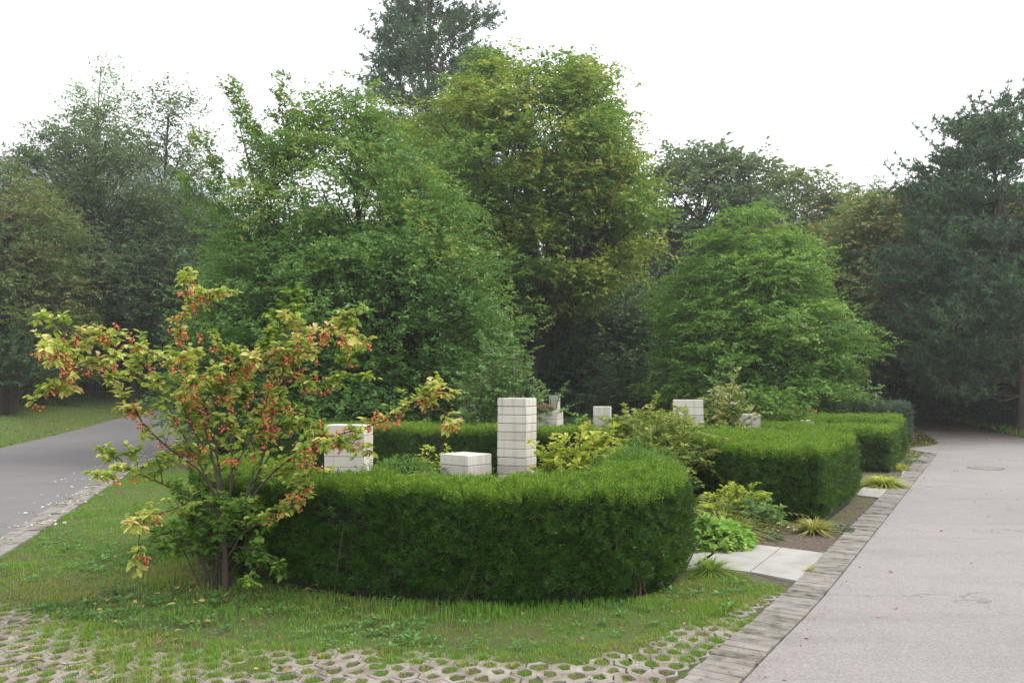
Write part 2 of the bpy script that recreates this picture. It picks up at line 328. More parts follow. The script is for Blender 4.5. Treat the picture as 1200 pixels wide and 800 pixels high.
# main road: polygon between kerb line and the far side
KL=[at(860,810)+0, at(893,775),at(962,704),at(1016,637),at(1073,564),at(1098,532)]
k0=KL[0][:2]-np.array([.50,.866])*0; 
kerb_line=np.array([k0-np.array([.56,.83])*8, k0-np.array([.56,.83])*3,k0]+[k[:2] for k in KL[1:]])
kerb3=np.array([(x,y,0) for x,y in kerb_line]); KC=smoothpath(kerb3,8)
tt=norm(np.gradient(KC,axis=0)); KN=np.stack([-tt[:,1],tt[:,0],0*tt[:,0]],1)
end=KC[-1]
left_far=[end, end+np.array([.1,1.6,0]), at(1100,519), at(1072,503)+0, at(1066,492), at(1066,484), at(1062,478.5),at(1040,473),at(980,468)]
right_edge=[at(1020,463),at(1052,470.5),at(1080,480.5),at(1130,497),at(1200,513),np.array([15.0,20,0]),np.array([12.2,14,0]),np.array([8.6,6,0]),np.array([4.,-2,0]),np.array([-1,-9,0])]
A=np.vstack([KC,smoothpath(np.array(left_far),3)[1:]]); B=smoothpath(np.array(right_edge)[::-1],4)
def resamp(P,n):
    d=np.r_[0,np.cumsum(np.linalg.norm(np.diff(P,axis=0),axis=1))]; t=np.linspace(0,d[-1],n); return np.stack([np.interp(t,d,P[:,j]) for j in range(3)],1)
n=140; Aa=resamp(A,n); Bb=resamp(B,n); k=5
V=np.stack([Aa+(Bb-Aa)*j/(k-1) for j in range(k)],1); V[...,2]=.008
i=np.arange(n-1)[:,None]*k+np.arange(k-1)[None]
mb=MB(); mb.add(V,np.stack([i,i+1,i+k+1,i+k],-1).reshape(-1,4)); tag(mb.build('road',M['road'],smooth=True),kind='structure')
ROADPOLY=[tuple(p[:2]) for p in A]+[tuple(p[:2]) for p in B[::-1]]

# kerb of cross-laid pavers
d=np.r_[0,np.cumsum(np.linalg.norm(np.diff(KC,axis=0),axis=1))]; mb=MB(); s=3.0
while s<d[-1]-.1:
    w=.098+U(-.004,.004); c=np.array([np.interp(s+w/2,d,KC[:,j]) for j in range(3)]); nn=norm(np.array([np.interp(s,d,KN[:,j]) for j in range(3)]))
    ang=math.atan2(nn[1],nn[0]); L=.27+U(-.008,.008)
    box(mb,(c[0]+nn[0]*(L/2+.008),c[1]+nn[1]*(L/2+.008),-.03+U(-.002,.003)),(L,w-.006,.1),ang+U(-.015,.015),bev=.004); s+=w
tag(mb.build('kerb',M['sett']),kind='structure')
# gutter strip of small setts along the side road
mb=MB(); d=np.r_[0,np.cumsum(np.linalg.norm(np.diff(LC,axis=0),axis=1))]; s=2.0
while s<34:
    c=np.array([np.interp(s,d,LC[:,j]) for j in range(3)]); nn=norm(np.array([np.interp(s,d,LN[:,j]) for j in range(3)])); ang=math.atan2(nn[1],nn[0])
    for j in range(2):
        q=c-nn*(.08+.155*j); box(mb,(q[0],q[1],float(hgt(q[0],q[1]))-.03+U(-.003,.004)),(.147,.15,.1),ang+U(-.03,.03),bev=.008)
    s+=.158
tag(mb.build('kerb',M['sett']),kind='structure')

# entrance paths of pale slabs
def path(quads, name='path', z=.018):
    mb=MB()
    for q in quads:
        c=np.array([at(*p)[:2] for p in q]); m=c.mean(0); c=m+(c-m)*.993
        V=[(x,y,-.04) for x,y in c]+[(x,y,z) for x,y in c]
        mb.add(V,[[0,1,2,3][::-1],[4,5,6,7]]+[[i,(i+1)%4,4+(i+1)%4,4+i] for i in range(4)],rnd=float(U()))
    return tag(mb.build(name,M['slab']),kind='structure')
path([[(760,666),(812,671),(850,640),(800,634)],[(812,664),(878,672),(915,643),(856,636)],[(879,672),(936,683),(969,650),(916,643)]])
path([[(1003,581),(1037,585),(1047,573),(1012,571)]])
path([[(1056,556),(1068,557),(1072,551),(1060,550)]])

# ------------------------------------------------------------------ grass pavers
gp=[at(-120,690)[:2],at(0,706)[:2],at(60,722)[:2],at(150,738)[:2],at(280,752)[:2],at(400,762)[:2],at(520,768)[:2],at(640,764)[:2],at(740,750)[:2],at(800,734)[:2],at(850,722)[:2],at(905,696)[:2],at(925,690)[:2]]
kx=[KC[j,:2]+KN[j,:2]*.29 for j in range(len(KC)) if 1.2<KC[j,1]<8.0][::-1]
PAV=[tuple(p) for p in gp]+[tuple(p) for p in kx if p[1]<at(925,690)[1]]+[(-.3,1.2),(-3,2.2),(-5.2,3.5)]
pw,ph=.138,.152; ang=math.radians(-8); ca,sa=math.cos(ang),math.sin(ang)
def pdist(x,y,poly):
    x=np.asarray(x,float); best=np.full(x.shape,9.)
    for (x1,y1),(x2,y2) in zip(poly[:-1],poly[1:]):
        dx,dy=x2-x1,y2-y1; t=np.clip(((x-x1)*dx+(y-y1)*dy)/(dx*dx+dy*dy),0,1); best=np.minimum(best,np.hypot(x-x1-t*dx,y-y1-t*dy))
    return best
def over(x,y): return np.exp(-pdist(x,y,gp)/.28)*.5+.7*(vn(x,y,41,1.6)-.5)+.6*(vn(x,y,42,6)-.5)
mb=MB(); holes=[]
cx,cy=0,4
for r in range(-36,36):
    for q in range(-50,45):
        lx=(q+.5*(r%2))*pw; ly=r*ph*.78
        lx+=.009*(q//4); ly+=.009*(r//3)
        x=cx+lx*ca-ly*sa; y=cy+lx*sa+ly*ca
        if not (-6<x<3 and 1<y<8): continue
        if not inpoly(np.array([x]),np.array([y]),PAV)[0]: continue
        holes.append((x,y))
        hx=pw/2; hy=ph*.78/2
        outer=np.array([(0,-hy-.022),(hx,-hy+.022),(hx,hy-.022),(0,hy+.022),(-hx,hy-.022),(-hx,-hy+.022)])
        # hexagon shared with its neighbours; slim joint every few cells
        sc=1.0
        outer=outer*sc
        a=np.linspace(0,2*np.pi,6,endpoint=False)-np.pi/2
        inner=np.stack([np.cos(a)*pw*.33,np.sin(a)*ph*.355],1)*(1+U(-.2,.12))+G(.008,(6,2))
        z0=-.030*np.clip(over(x,y),0,1)+.001
        def tr(P,z): return np.stack([x+P[:,0]*ca-P[:,1]*sa, y+P[:,0]*sa+P[:,1]*ca, np.full(len(P),z)],1)
        oi=outer*.985+0; 
        V=np.vstack([tr(outer*1.0,-.05),tr(outer,z0-.003),tr(oi*.985,z0),tr(inner*1.08,z0),tr(inner,z0-.006),tr(inner*.95,-.05)])
        F=[[l*6+j,l*6+(j+1)%6,(l+1)*6+(j+1)%6,(l+1)*6+j] for l in range(5) for j in range(6)]
        mb.add(V,F)
mb.V=[v+np.array([0,0,.014]) for v in mb.V]
tag(mb.build('pavement',M['concrete']),kind='structure')
holes=np.array(holes)

# ------------------------------------------------------------------ grass
def clearof(x,y,extra=()):
    bad=inpoly(x,y,ROADPOLY)|((lroad_s(x,y)>-.33)&(lroad_s(x,y)<3.8))
    for p in extra: bad|=inpoly(x,y,p)
    return ~bad
def blades(mb,x,y,z,Lm,Wm,lean=.45,cl=None,mat=0,rz=None):
    n=len(x); a=U(0,2*np.pi,n); l=np.abs(G(lean,n))
    D=np.stack([np.cos(a)*l,np.sin(a)*l,np.ones(n)],1); a2=a+np.pi/2
    Nn=np.stack([np.cos(a),np.sin(a),-l*.5],1)
    V,F=leaves(np.stack([x,y,z],1),D,Nn,Lm*U(.5,1.3,n),Wm*U(.7,1.3,n),fold=.1)
    mb.add(V,F,mat,rnd=np.repeat(U(0,1,n),4),cl=np.repeat(np.zeros(n)+(.4 if cl is None else cl),4))
HEDGE1=[(-3.5,8.2),(-2.2,6.6),(-1.3,6.1),(-.5,5.85),(.3,5.85),(1.0,6.1),(1.55,6.9),(1.6,9)]
FRONT=[tuple(p) for p in gp[::1]]
lawn=[(-9,15),(-5,15),(-3.4,8.4),(-2.3,6.75),(-1.4,6.2),(-.5,5.92),(.4,5.9),(1.1,6.15),(1.62,6.9)]+[tuple(at(845,672)[:2]),tuple(at(915,690)[:2])]+[tuple(p) for p in gp[::-1]]+[(-9,7)]
n=420000; x=U(-9,3,n); y=4+(U(0,1,n)**1.7)*13
den=.30+.70*sm(.30,.58,vn(x,y,3,1.3)*.45+vn(x,y,4,6)*.55)
den*=.35+.65*sm(4.2,6.,y+.9*np.sin(x)*.3+(x+1.2)*.25)
k=inpoly(x,y,lawn)&clearof(x,y)&(U(0,1,n)<den); x,y=x[k],y[k]
tall=1+1.1*sm(.62,.8,vn(x,y,8,2.2))+ .8*np.exp(-((y-5.75)/.25)**2)*(x>-1.6)
mb=MB(); dryness=np.clip(.86-1.5*vn(x,y,9,.8)+.75*vn(x,y,10,4)-.25*sm(6,9,y)+.22*sm(5.6,4.6,y),0,1)
blades(mb,x,y,hgt(x,y)+.0,.034*tall,.0060,cl=dryness)
# weeds: small broad leaves in rosettes
m=9000; wx=U(-6,2.2,m); wy=4.3+U(0,1,m)**1.5*6; k=inpoly(wx,wy,lawn)&clearof(wx,wy)&(U(0,1,m)<sm(.35,.75,vn(wx,wy,12,1.6)*.7+vn(wx,wy,13,6)*.35)); wx,wy=wx[k],wy[k]
q=9; a=U(0,2*np.pi,(len(wx),q)); rad=U(.0,.03,(len(wx),q)); sz=U(.35,.8,(len(wx),1))*(1+(U(0,1,(len(wx),1))<.06)*1.0)
P=np.stack([wx[:,None]+np.cos(a)*rad,wy[:,None]+np.sin(a)*rad,np.full(a.shape,.01)+U(0,.02,a.shape)],-1).reshape(-1,3)
D=np.stack([np.cos(a),np.sin(a),U(.15,.8,a.shape)],-1).reshape(-1,3); Nn=np.array([0,0,1.])+G(.2,D.shape)
V,F=leaves(P,D,Nn,np.repeat(.045*sz,q),np.repeat(.02*sz,q)); mb.add(V,F,1,rnd=np.repeat(U(0,1,len(P)),4),cl=np.repeat(np.repeat(U(0,1,len(wx)),q),4))
tag(mb.build('grass',[M['grass'],M['weed']]),'patchy green lawn with weeds between the round hedge and the paving','grass',kind='stuff')
# grass in paver cells
hs=holes; amt=vn(hs[:,0],hs[:,1],21,1.7)*.5+U(0,.6,len(hs))+.5*over(hs[:,0],hs[:,1]); cnt=(np.clip(amt,0.12,1)*150).astype(int)
hx=np.repeat(hs[:,0],cnt)+G(.032,cnt.sum()); hy=np.repeat(hs[:,1],cnt)+G(.032,cnt.sum()); am=np.repeat(amt,cnt)
mb=MB(); blades(mb,hx,hy,np.full(len(hx),-.008),.024+.022*am,.0042,lean=.9,cl=np.repeat(np.clip(U(.35,1.3,len(hs))-amt*.5,0,1),cnt))
n=90000; x=U(-6,2.6,n); y=U(2.5,7,n); k=inpoly(x,y,PAV)&(U(0,1,n)<np.clip(over(x,y)*1.4,0,1)); x,y=x[k],y[k]; blades(mb,x,y,0*x,.034,.005,lean=.8,cl=np.clip(.25+.9*vn(x,y,9,2),0,1))
tag(mb.build('grass',M['grass']),'short grass tufts growing in the paver openings','grass',kind='stuff')
# grass fringe right of round hedge, verge beyond the kerb, far side strips
n=50000; x=U(1.3,3.2,n); y=U(4.3,8.5,n); pol=[tuple(at(740,715)[:2]),tuple(at(815,668)[:2]),tuple(at(870,675)[:2]),tuple(at(918,690)[:2]),tuple(at(880,712)[:2]),tuple(at(820,740)[:2]),tuple(at(740,765)[:2])]
k=inpoly(x,y,pol)&(vn(x,y,31,4)*.6+vn(x,y,32,14)*.5>.45+.35*sm(1.7,2.3,x-.6*(y-5.5))); x,y=x[k],y[k]; mb=MB(); blades(mb,x,y,0*x,.035+.02*vn(x,y,33,3),.005,lean=.6,cl=np.clip(vn(x,y,34,2),.2,1))
tag(mb.build('grass',M['grass']),'thin grass patch beside the pale slab path and kerb','grass',kind='stuff')
n=190000; y=13+U(0,1,n)**1.4*30; x=U(-45,-8,n); s=lroad_s(x,y)-3.78
k=(s>0)&(s<9+3*vn(x,y,5,.4))&(x/y>-.95)&(U(0,1,n)<np.exp(-s/9)); x,y,s=x[k],y[k],s[k]
mb=MB(); blades(mb,x,y,hgt(x,y),.07,.014,cl=np.clip(.02+.05*s+.35*vn(x,y,6,.8),0,1))
tag(mb.build('grass',M['grass']),'green grass bank across the side road under trees','grass',kind='stuff')
n=60000; x=U(9,34,n); y=U(14,60,n); sr=np.interp(y,B[::-1][:,1][np.argsort(B[::-1][:,1])],B[::-1][:,0][np.argsort(B[::-1][:,1])]); s=x-sr
k=(s>.0)&(s<2.6)&~inpoly(x,y,ROADPOLY); x,y,s=x[k],y[k],s[k]
mb=MB(); blades(mb,x,y,0*x,.22,.02,lean=.6,cl=np.clip(.0+.5*vn(x,y,6,.8)+.3*(y<26)*(vn(x,y,3,.5)>.4),0,1))
tag(mb.build('grass',M['grass']),'low green verge along the outer edge of the pink road','grass',kind='stuff')
n=14000; x=U(8,17,n); y=U(17,36,n); pol=[end[:2]+np.array([-.6,.3]),tuple(at(1098,520)[:2]),tuple(at(1086,512)[:2]),tuple(at(1070,503)[:2]),tuple(at(1052,508)[:2])]
k=inpoly(x,y,pol); mb=MB(); x,y=x[k],y[k]; blades(mb,x,y,0*x+.005,.05,.012,cl=.55*vn(x,y,2,1))
tag(mb.build('grass',M['grass']),'small grass wedge where the pink road forks beyond the hedges','grass',kind='stuff')

n=70000; x=U(3,10,n); y=U(8,18,n); p2=x*RV[0]+y*RV[1]; k=(p2>E0+.30)&(p2<E0+1.05)&(y>8.9)&(vn(x,y,51,2.5)*.6+vn(x,y,52,9)*.5>.42); x,y=x[k],y[k]; mb=MB(); blades(mb,x,y,0*x,.03,.006,lean=.8,cl=np.clip(vn(x,y,9,2)+.1,0,1))
tag(mb.build('grass',M['grass']),'thin mossy grass strip between the clipped hedges and the kerb','grass',kind='stuff')
# soil crumbs on pavers and lawn
mb=MB(); n=700; x=U(-5.5,2.4,n); y=3.6+U(0,1,n)**1.4*4; k=inpoly(x,y,PAV)|inpoly(x,y,lawn)
for a_,b_ in zip(x[k],y[k]):
    s_=U(.005,.014); box(mb,(a_,b_,.014+s_*.3),(s_*1.5,s_,s_*.7),U(0,3),bev=s_*.3)
tag(mb.build('dirt',M['dirt']),'brown soil crumbs scattered over pavers and lawn','dirt',kind='stuff')
# fallen leaves
mb=MB()
def litterf(x,y,L,mat,lift=.012):
    n=len(x); a=U(0,6.28,n); D=np.stack([np.cos(a),np.sin(a),G(.15,n)],1); Nn=np.array([0,0,1.])+G(.35,(n,3))
    V,F=leaves6(np.stack([x,y,hgt(x,y)+lift+U(0,.012,n)],1),D,Nn,L*U(.6,1.3,n),L*.6*U(.7,1.2,n)); mb.add(V,F,mat,rnd=np.repeat(U(0,1,n),6))
n=1500; x=U(-6,2.5,n); y=4.2+U(0,1,n)**1.5*6; k=inpoly(x,y,lawn+[])&(U(0,1,n)<.25+sm(.5,.8,vn(x,y,61,1.5))); litterf(x[k],y[k],.032,0,.02)
n=120; x=U(-5,2.,n); y=U(3,6,n); k=inpoly(x,y,PAV); litterf(x[k],y[k],.05,0,.02)
n=40; x=-2.2+G(.6,n); y=6.0+G(.5,n); litterf(x,y,.055,0,.03)
n=1100; s=U(0,40,n); i0=np.interp(s,d,np.arange(len(LC))).astype(int); wv=np.where(U(0,1,n)<.7,U(-.3,.05,n),U(-.3,.5,n)); P=LC[i0]+LN[i0]*wv[:,None]+G(.12,(n,3)); litterf(P[:,0],P[:,1],.045,1,.02)
n=7000; x=U(-16,-3,n); y=U(18,50,n); k=clearof(x,y); litterf(x[k],y[k],.09,0)
n=9000; x=U(-8,16,n); y=U(16,30,n); k=clearof(x,y); litterf(x[k],y[k],.09,0)
n=2600; x=U(9,26,n); y=U(22,55,n); k=inpoly(x,y,ROADPOLY)&(U(0,1,n)<sm(22,32,y)); litterf(x[k],y[k],.09,0)
n=420; x=U(1.2,14,n); y=U(3,26,n); k=inpoly(x,y,ROADPOLY); litterf(x[k],y[k],.035,0,.012)
n=500; sK=U(0,30,n); iK=np.clip((sK/30*(len(KC)-1)).astype(int),0,len(KC)-1); P=KC[iK]+G(.10,(n,3)); litterf(P[:,0],P[:,1],.016,0,.014)
tag(mb.build('fallen_leaves',[M['deadleaf'],M['petal']]),'scattered fallen leaves on lawn, paving and side road gutter','leaves',kind='stuff')
# pebbles and crumbs on the soil bed
mb=MB()
n=500; x=U(1.8,7,n); y=U(6,14,n); bedpoly=[tuple(at(*p)[:2]) for p in ((815,625),(960,646),(1000,612),(1045,575),(1030,568),(985,600),(900,612),(850,590))]
k=inpoly(x,y,bedpoly); 
for a_,b_ in zip(x[k],y[k]):
    s=U(.006,.02)*(2.2 if U()<.03 else 1); box(mb,(a_,b_,s*.3),(s*1.4,s,s*.7),U(0,3),bev=s*.25)
tag(mb.build('gravel',M['concrete']),'small pale stones on the brown soil bed','gravel',kind='stuff')

# ------------------------------------------------------------------ hedges
def hedge(name,label,E1,E2,H,den,nl,nw,group,newgrowth=1.,seed=1,mat='yew',skipback=False,round_=.05,nper=8):
    """E1, E2: matching edge polylines (world xy) of the two long sides"""
    E1=smoothpath(np.array([(a,b,0) for a,b in E1]),5); E2=smoothpath(np.array([(a,b,0) for a,b in E2]),5)
    n=len(E1); mb=MB(); ins=.07
    Hh=H+.0*n
    c1=E1+(E2-E1)*min(.4,ins/np.linalg.norm(E2-E1,axis=1).mean()); c2=E2+(E1-E2)*min(.4,ins/np.linalg.norm(E2-E1,axis=1).mean())
    rows=[c1*[1,1,0],c1+[0,0,H-ins],c2+[0,0,H-ins],c2*[1,1,0]]
    V=np.stack(rows,1); i=np.arange(n-1)[:,None]*4+np.arange(3)[None]
    mb.add(V,np.stack([i,i+4,i+5,i+1],-1).reshape(-1,4),1); mb.add(np.concatenate([V[0],V[-1]]),[[0,1,2,3],[7,6,5,4]],1)
    panels=[]
    for j in range(n-1):
        panels.append((E1[j],E1[j+1],'s')); panels.append((E2[j+1],E2[j],'b'))
    panels.append((E2[0],E1[0],'e')); panels.append((E1[-1],E2[-1],'e'))
    PP=[];NN=[];TP=[]
    for a,b,t in panels:
        if t=='b' and skipback: dd=.4
        else: dd=1.
        ln=np.linalg.norm(b-a); m=int(ln*H*den*dd)+1; u=U(0,1,m); z=U(0,1,m)*H
        p=a+(b-a)*u[:,None]; nn=np.array([(b-a)[1],-(b-a)[0],0])/max(ln,1e-6)
        p=p+[0,0,1]*z[:,None]; PP.append(p); NN.append(np.repeat(nn[None],m,0)); TP.append(np.zeros(m))
    for j in range(n-1):
        ar=np.linalg.norm(E1[j+1]-E1[j])*np.linalg.norm(E2[j]-E1[j]); m=int(ar*den*1.15)+1; u=U(0,1,m)[:,None]; v=U(0,1,m)[:,None]
        p=(E1[j]*(1-u)+E1[j+1]*u)*(1-v)+(E2[j]*(1-u)+E2[j+1]*u)*v+[0,0,H]; PP.append(p); NN.append(np.repeat([[0,0,1.]],m,0)); TP.append(np.ones(m))
    P=np.concatenate(PP);N=np.concatenate(NN);T=np.concatenate(TP)
    bul=(vn(P[:,0]+P[:,2],P[:,1]+P[:,2]*.7,seed,2.2)-.5)*.06+(vn(P[:,0]*1.3+P[:,2]*2,P[:,1]-P[:,2],seed+3,7)-.5)*.07+(vn(P[:,0]*1.3-P[:,2]*1.5,P[:,1]*1.2+P[:,2],seed+4,16)-.5)*.08
    zf=P[:,2]/H
    bul+=np.where(T<.5,-.10*sm(.22,0,zf)-round_*sm(.9,1,zf),-0.0)
    gap=vn(P[:,0]*1.1+P[:,2]*2.3,P[:,1]*1.1-P[:,2]*1.7,seed+9,15)
    keep=(T>.5)|(U(0,1,len(P))>.85*sm(.50,.72,gap)); P,N,T,bul,zf=P[keep],N[keep],T[keep],bul[keep],zf[keep]
    P=P+N*bul[:,None]
    m=len(P); long_=np.where(T>.5,U(.7,1.5,m)+(U(0,1,m)<.05)*U(.5,1.3,m),U(.6,1.2,m)+(U(0,1,m)<.015)*U(.8,1.6,m))*nl*3.2
    D=norm(N*np.where(T>.5,1.,.75)[:,None]+G(.55,(m,3))*np.where(T>.5,.7,1.)[:,None]+np.array([0,0,.35]))
    base=P-D*(long_*.5)[:,None]-N*.01
    side=norm(np.cross(D,N+G(.4,(m,3)))); up=np.cross(side,D)
    k=nper; t=(np.arange(k)+.5)/k; sg=np.where(np.arange(k)%2,1.,-1.)
    p=base[:,None]+D[:,None]*(long_[:,None]*t[None])[...,None]
    dd=norm(D[:,None]*(.75+.5*t[None,:,None])+side[:,None]*sg[None,:,None]+up[:,None]*.25+G(.12,(m,k,3)))
    Nn=up[:,None]+G(.2,(m,k,3))
    V,F=leaves(p.reshape(-1,3),dd.reshape(-1,3),Nn.reshape(-1,3),nl*np.repeat(U(.8,1.25,m),k)*1.0,nw,fold=.05)
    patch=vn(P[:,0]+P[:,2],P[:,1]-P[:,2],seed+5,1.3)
    new=np.where(T>.5,.84+.5*U(-.5,.6,m)*1.0+.2*(patch-.5),.0+.40*U(0,1,m)**2.6+.25*(patch-.5)+.5*(U(0,1,m)<.035)+.12*sm(.95,1,zf)*U(0,1,m))*newgrowth  # paler tint of fresh growth, mostly on top, sparse on the sides
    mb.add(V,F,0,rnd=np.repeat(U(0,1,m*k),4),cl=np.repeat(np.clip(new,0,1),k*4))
    a0=np.concatenate([c1,c2]); ntw=int(den/60); q0=a0[RNG.integers(0,len(a0),ntw)]+G(.05,(ntw,3))*[1,1,0]; dr=norm(G(.25,(ntw,3))+[0,0,1]); ll=U(.15,H*.8,ntw)
    cen=(E1.mean(0)+E2.mean(0))/2; q0=q0-norm(q0-cen)*0
    V,F=tubes(q0[:,None]+dr[:,None]*ll[:,None,None]*np.linspace(0,1,4)[None,:,None],np.linspace(.008,.003,4)[None]*np.ones((ntw,1)),4); mb.add(V,F,2)
    o=mb.build(name,[M[mat],M['yew_core'],M['twig']]); return tag(o,label,'hedge',group)
GH='clipped yew hedges around the burial plots'
hedge('yew_hedge','large rounded dark green clipped hedge in front, nearest of all hedges',
   [(-3.2,8.1),(-2.85,7.3),(-2.15,6.56),(-1.3,6.10),(-.5,5.82),(.3,5.80),(.9,6.0),(1.32,6.42),(1.53,7.05),(1.58,7.7),(1.45,8.3)],
   [(-2.8,8.6),(-2.35,7.9),(-1.8,7.18),(-1.15,6.74),(-.47,6.5),(.18,6.5),(.58,6.72),(.76,7.05),(.85,7.4),(.9,7.8),(.95,8.2)],.80,5600,.027,.0078,GH,seed=2,nper=8,round_=.03)
hedge('yew_hedge','second clipped hedge, wide flat topped block beside the soil bed and kerb',
   [(-5.0,15.6),(-3.4,14.9),(-2.0,14.0),(0,13.2),(1.5,12.6),(2.3,11.5),(2.75,10.2),(2.95,9.42),(3.15,9.28),(3.52,9.14)],
   [(-4.9,16.4),(-3.2,15.7),(-1.8,14.9),(.1,14.1),(2.0,13.7),(3.3,13.3),(4.2,12.8),(5.0,12.4),(5.05,11.8),(4.50,10.75)],.80,3000,.036,.0105,GH,seed=3,nper=7)
hedge('yew_hedge','third clipped hedge with sharp corner beyond the yellow grass clump',
   [(2.2,16.6),(4.2,15.9),(5.4,15.3),(6.1,14.8),(6.8,14.45)],[(2.6,18.0),(4.8,17.3),(6.3,16.7),(7.2,16.3),(7.7,15.95)],.70,1500,.05,.015,GH,seed=4,nper=6)
hedge('yew_hedge','farthest clipped yew hedge ending where the pink road forks',
   [(3.2,19.0),(5.6,18.2),(7.2,17.6),(8.35,17.1)],[(3.6,20.4),(6.3,19.8),(8.3,19.4),(9.25,19.0)],.76,1300,.055,.017,GH,seed=5,nper=6)
hedge('low_hedge','grey green rounded low hedge behind the clipped yew hedges',
   [(6.2,22.6),(8.0,22.3),(9.8,22.1),(11.0,22.0)],[(6.3,23.6),(8.2,23.3),(10.1,23.2),(11.3,23.2)],1.0,700,.06,.02,None,newgrowth=.3,seed=6,mat='greytuft',nper=5,round_=.18)
hedge('low_hedge','knee high dark hedge running along the outer edge of the pink road',
   [(17.2,26),(18.4,31),(20.4,37),(23.,44),(25,50)],[(18.4,25.6),(19.7,30.5),(21.8,36.5),(24.2,43.5),(26.2,49.6)],.5,420,.08,.03,None,newgrowth=.35,seed=7,mat='dark',nper=5,round_=.15)
hedge('low_hedge','dark low hedge between second yew hedge and the trees',
   [(-2.5,19.0),(0,18.6),(3,18.8),(5,19.4)],[(-2.3,20.2),(.2,19.8),(2.8,20.1),(4.8,20.9)],.62,500,.07,.022,None,newgrowth=.35,seed=8,mat='dark',nper=5,round_=.15)

# ------------------------------------------------------------------ stones
def stack(name,label,px,pyt,Y,w,dpt,rz,ch,parts=None,group=None,dx=0,joint=.004,base_h=0):
    top=atd(px,pyt,Y); H=top[2]; root=thing(name,label,'gravestone',(top[0],Y,0),group,rz)
    n=max(1,round(H/ch)); c=H/n; mb=MB(); mj=MB()
    for j in range(n):
        sx=w+U(-.002,.002); sy=dpt+U(-.002,.002)
        box(mb,(U(-.003,.003),U(-.003,.003),c*(j+.5)),(sx,sy,c-joint-U(0,.003)),U(-.006,.006),bev=.004)
    box(mj,(0,0,H/2-.004),(w-.016,dpt-.016,H-.012),0)
    mb.build('stone_courses',M['stone'],root); mj.build('mortar_joints',M['joint'],root); return root
GS='pale layered stone grave markers'
stack('gravestone','tall pale stone pillar in layers, rising above the front hedge',606,466,8.7,.34,.27,math.radians(-38)+math.radians(12),.0905,group=GS)
stack('gravestone','low pale layered stone block just left of the tall pillar',546,531,8.45,.40,.36,math.radians(-40),.11,group=GS)
stack('gravestone','broad pale layered stone block behind the crab apple branches',409,497,9.6,.50,.28,math.radians(-12),.12,group=GS)
r=stack('gravestone','pale stepped stone block with pink flowers beyond the tall pillar',643,481,15.2,.44,.5,math.radians(-18),.15,group=GS)
stack('gravestone','slim pale stone post behind the block with pink flowers',650,463,16.2,.18,.2,math.radians(-18),.4,group=GS)
stack('gravestone','pale stone block half hidden by the rose shrub stems',552,474,16.0,.42,.3,.1,.16,group=GS)
stack('gravestone','small pale stone block left of the mottled shrub',706,476,16.2,.34,.3,-.2,.2,group=GS)
stack('gravestone','square pale stone marker with wide joints behind the mottled shrub',806,468,13.9,.5,.3,-.15,.14,group=GS)
stack('gravestone','small pale stone block on top edge of second hedge',878,485,15.6,.40,.3,-.25,.2,group=GS)
stack('gravestone','low white stone slab beyond the third hedge',938,492,17.6,.5,.3,-.1,.2,group=GS)
stack('gravestone','far pink grey stone block above the grey green hedge',984,473,25.5,.5,.3,-.1,.25,group=GS)
stack('gravestone','far whitish stone block beside the pink grey one',971,476,25.9,.35,.3,-.1,.25,group=GS)
stack('gravestone','narrow far pale stone post in front of the bright green tree',923,474,22.,.2,.2,.3,.3,group=GS)

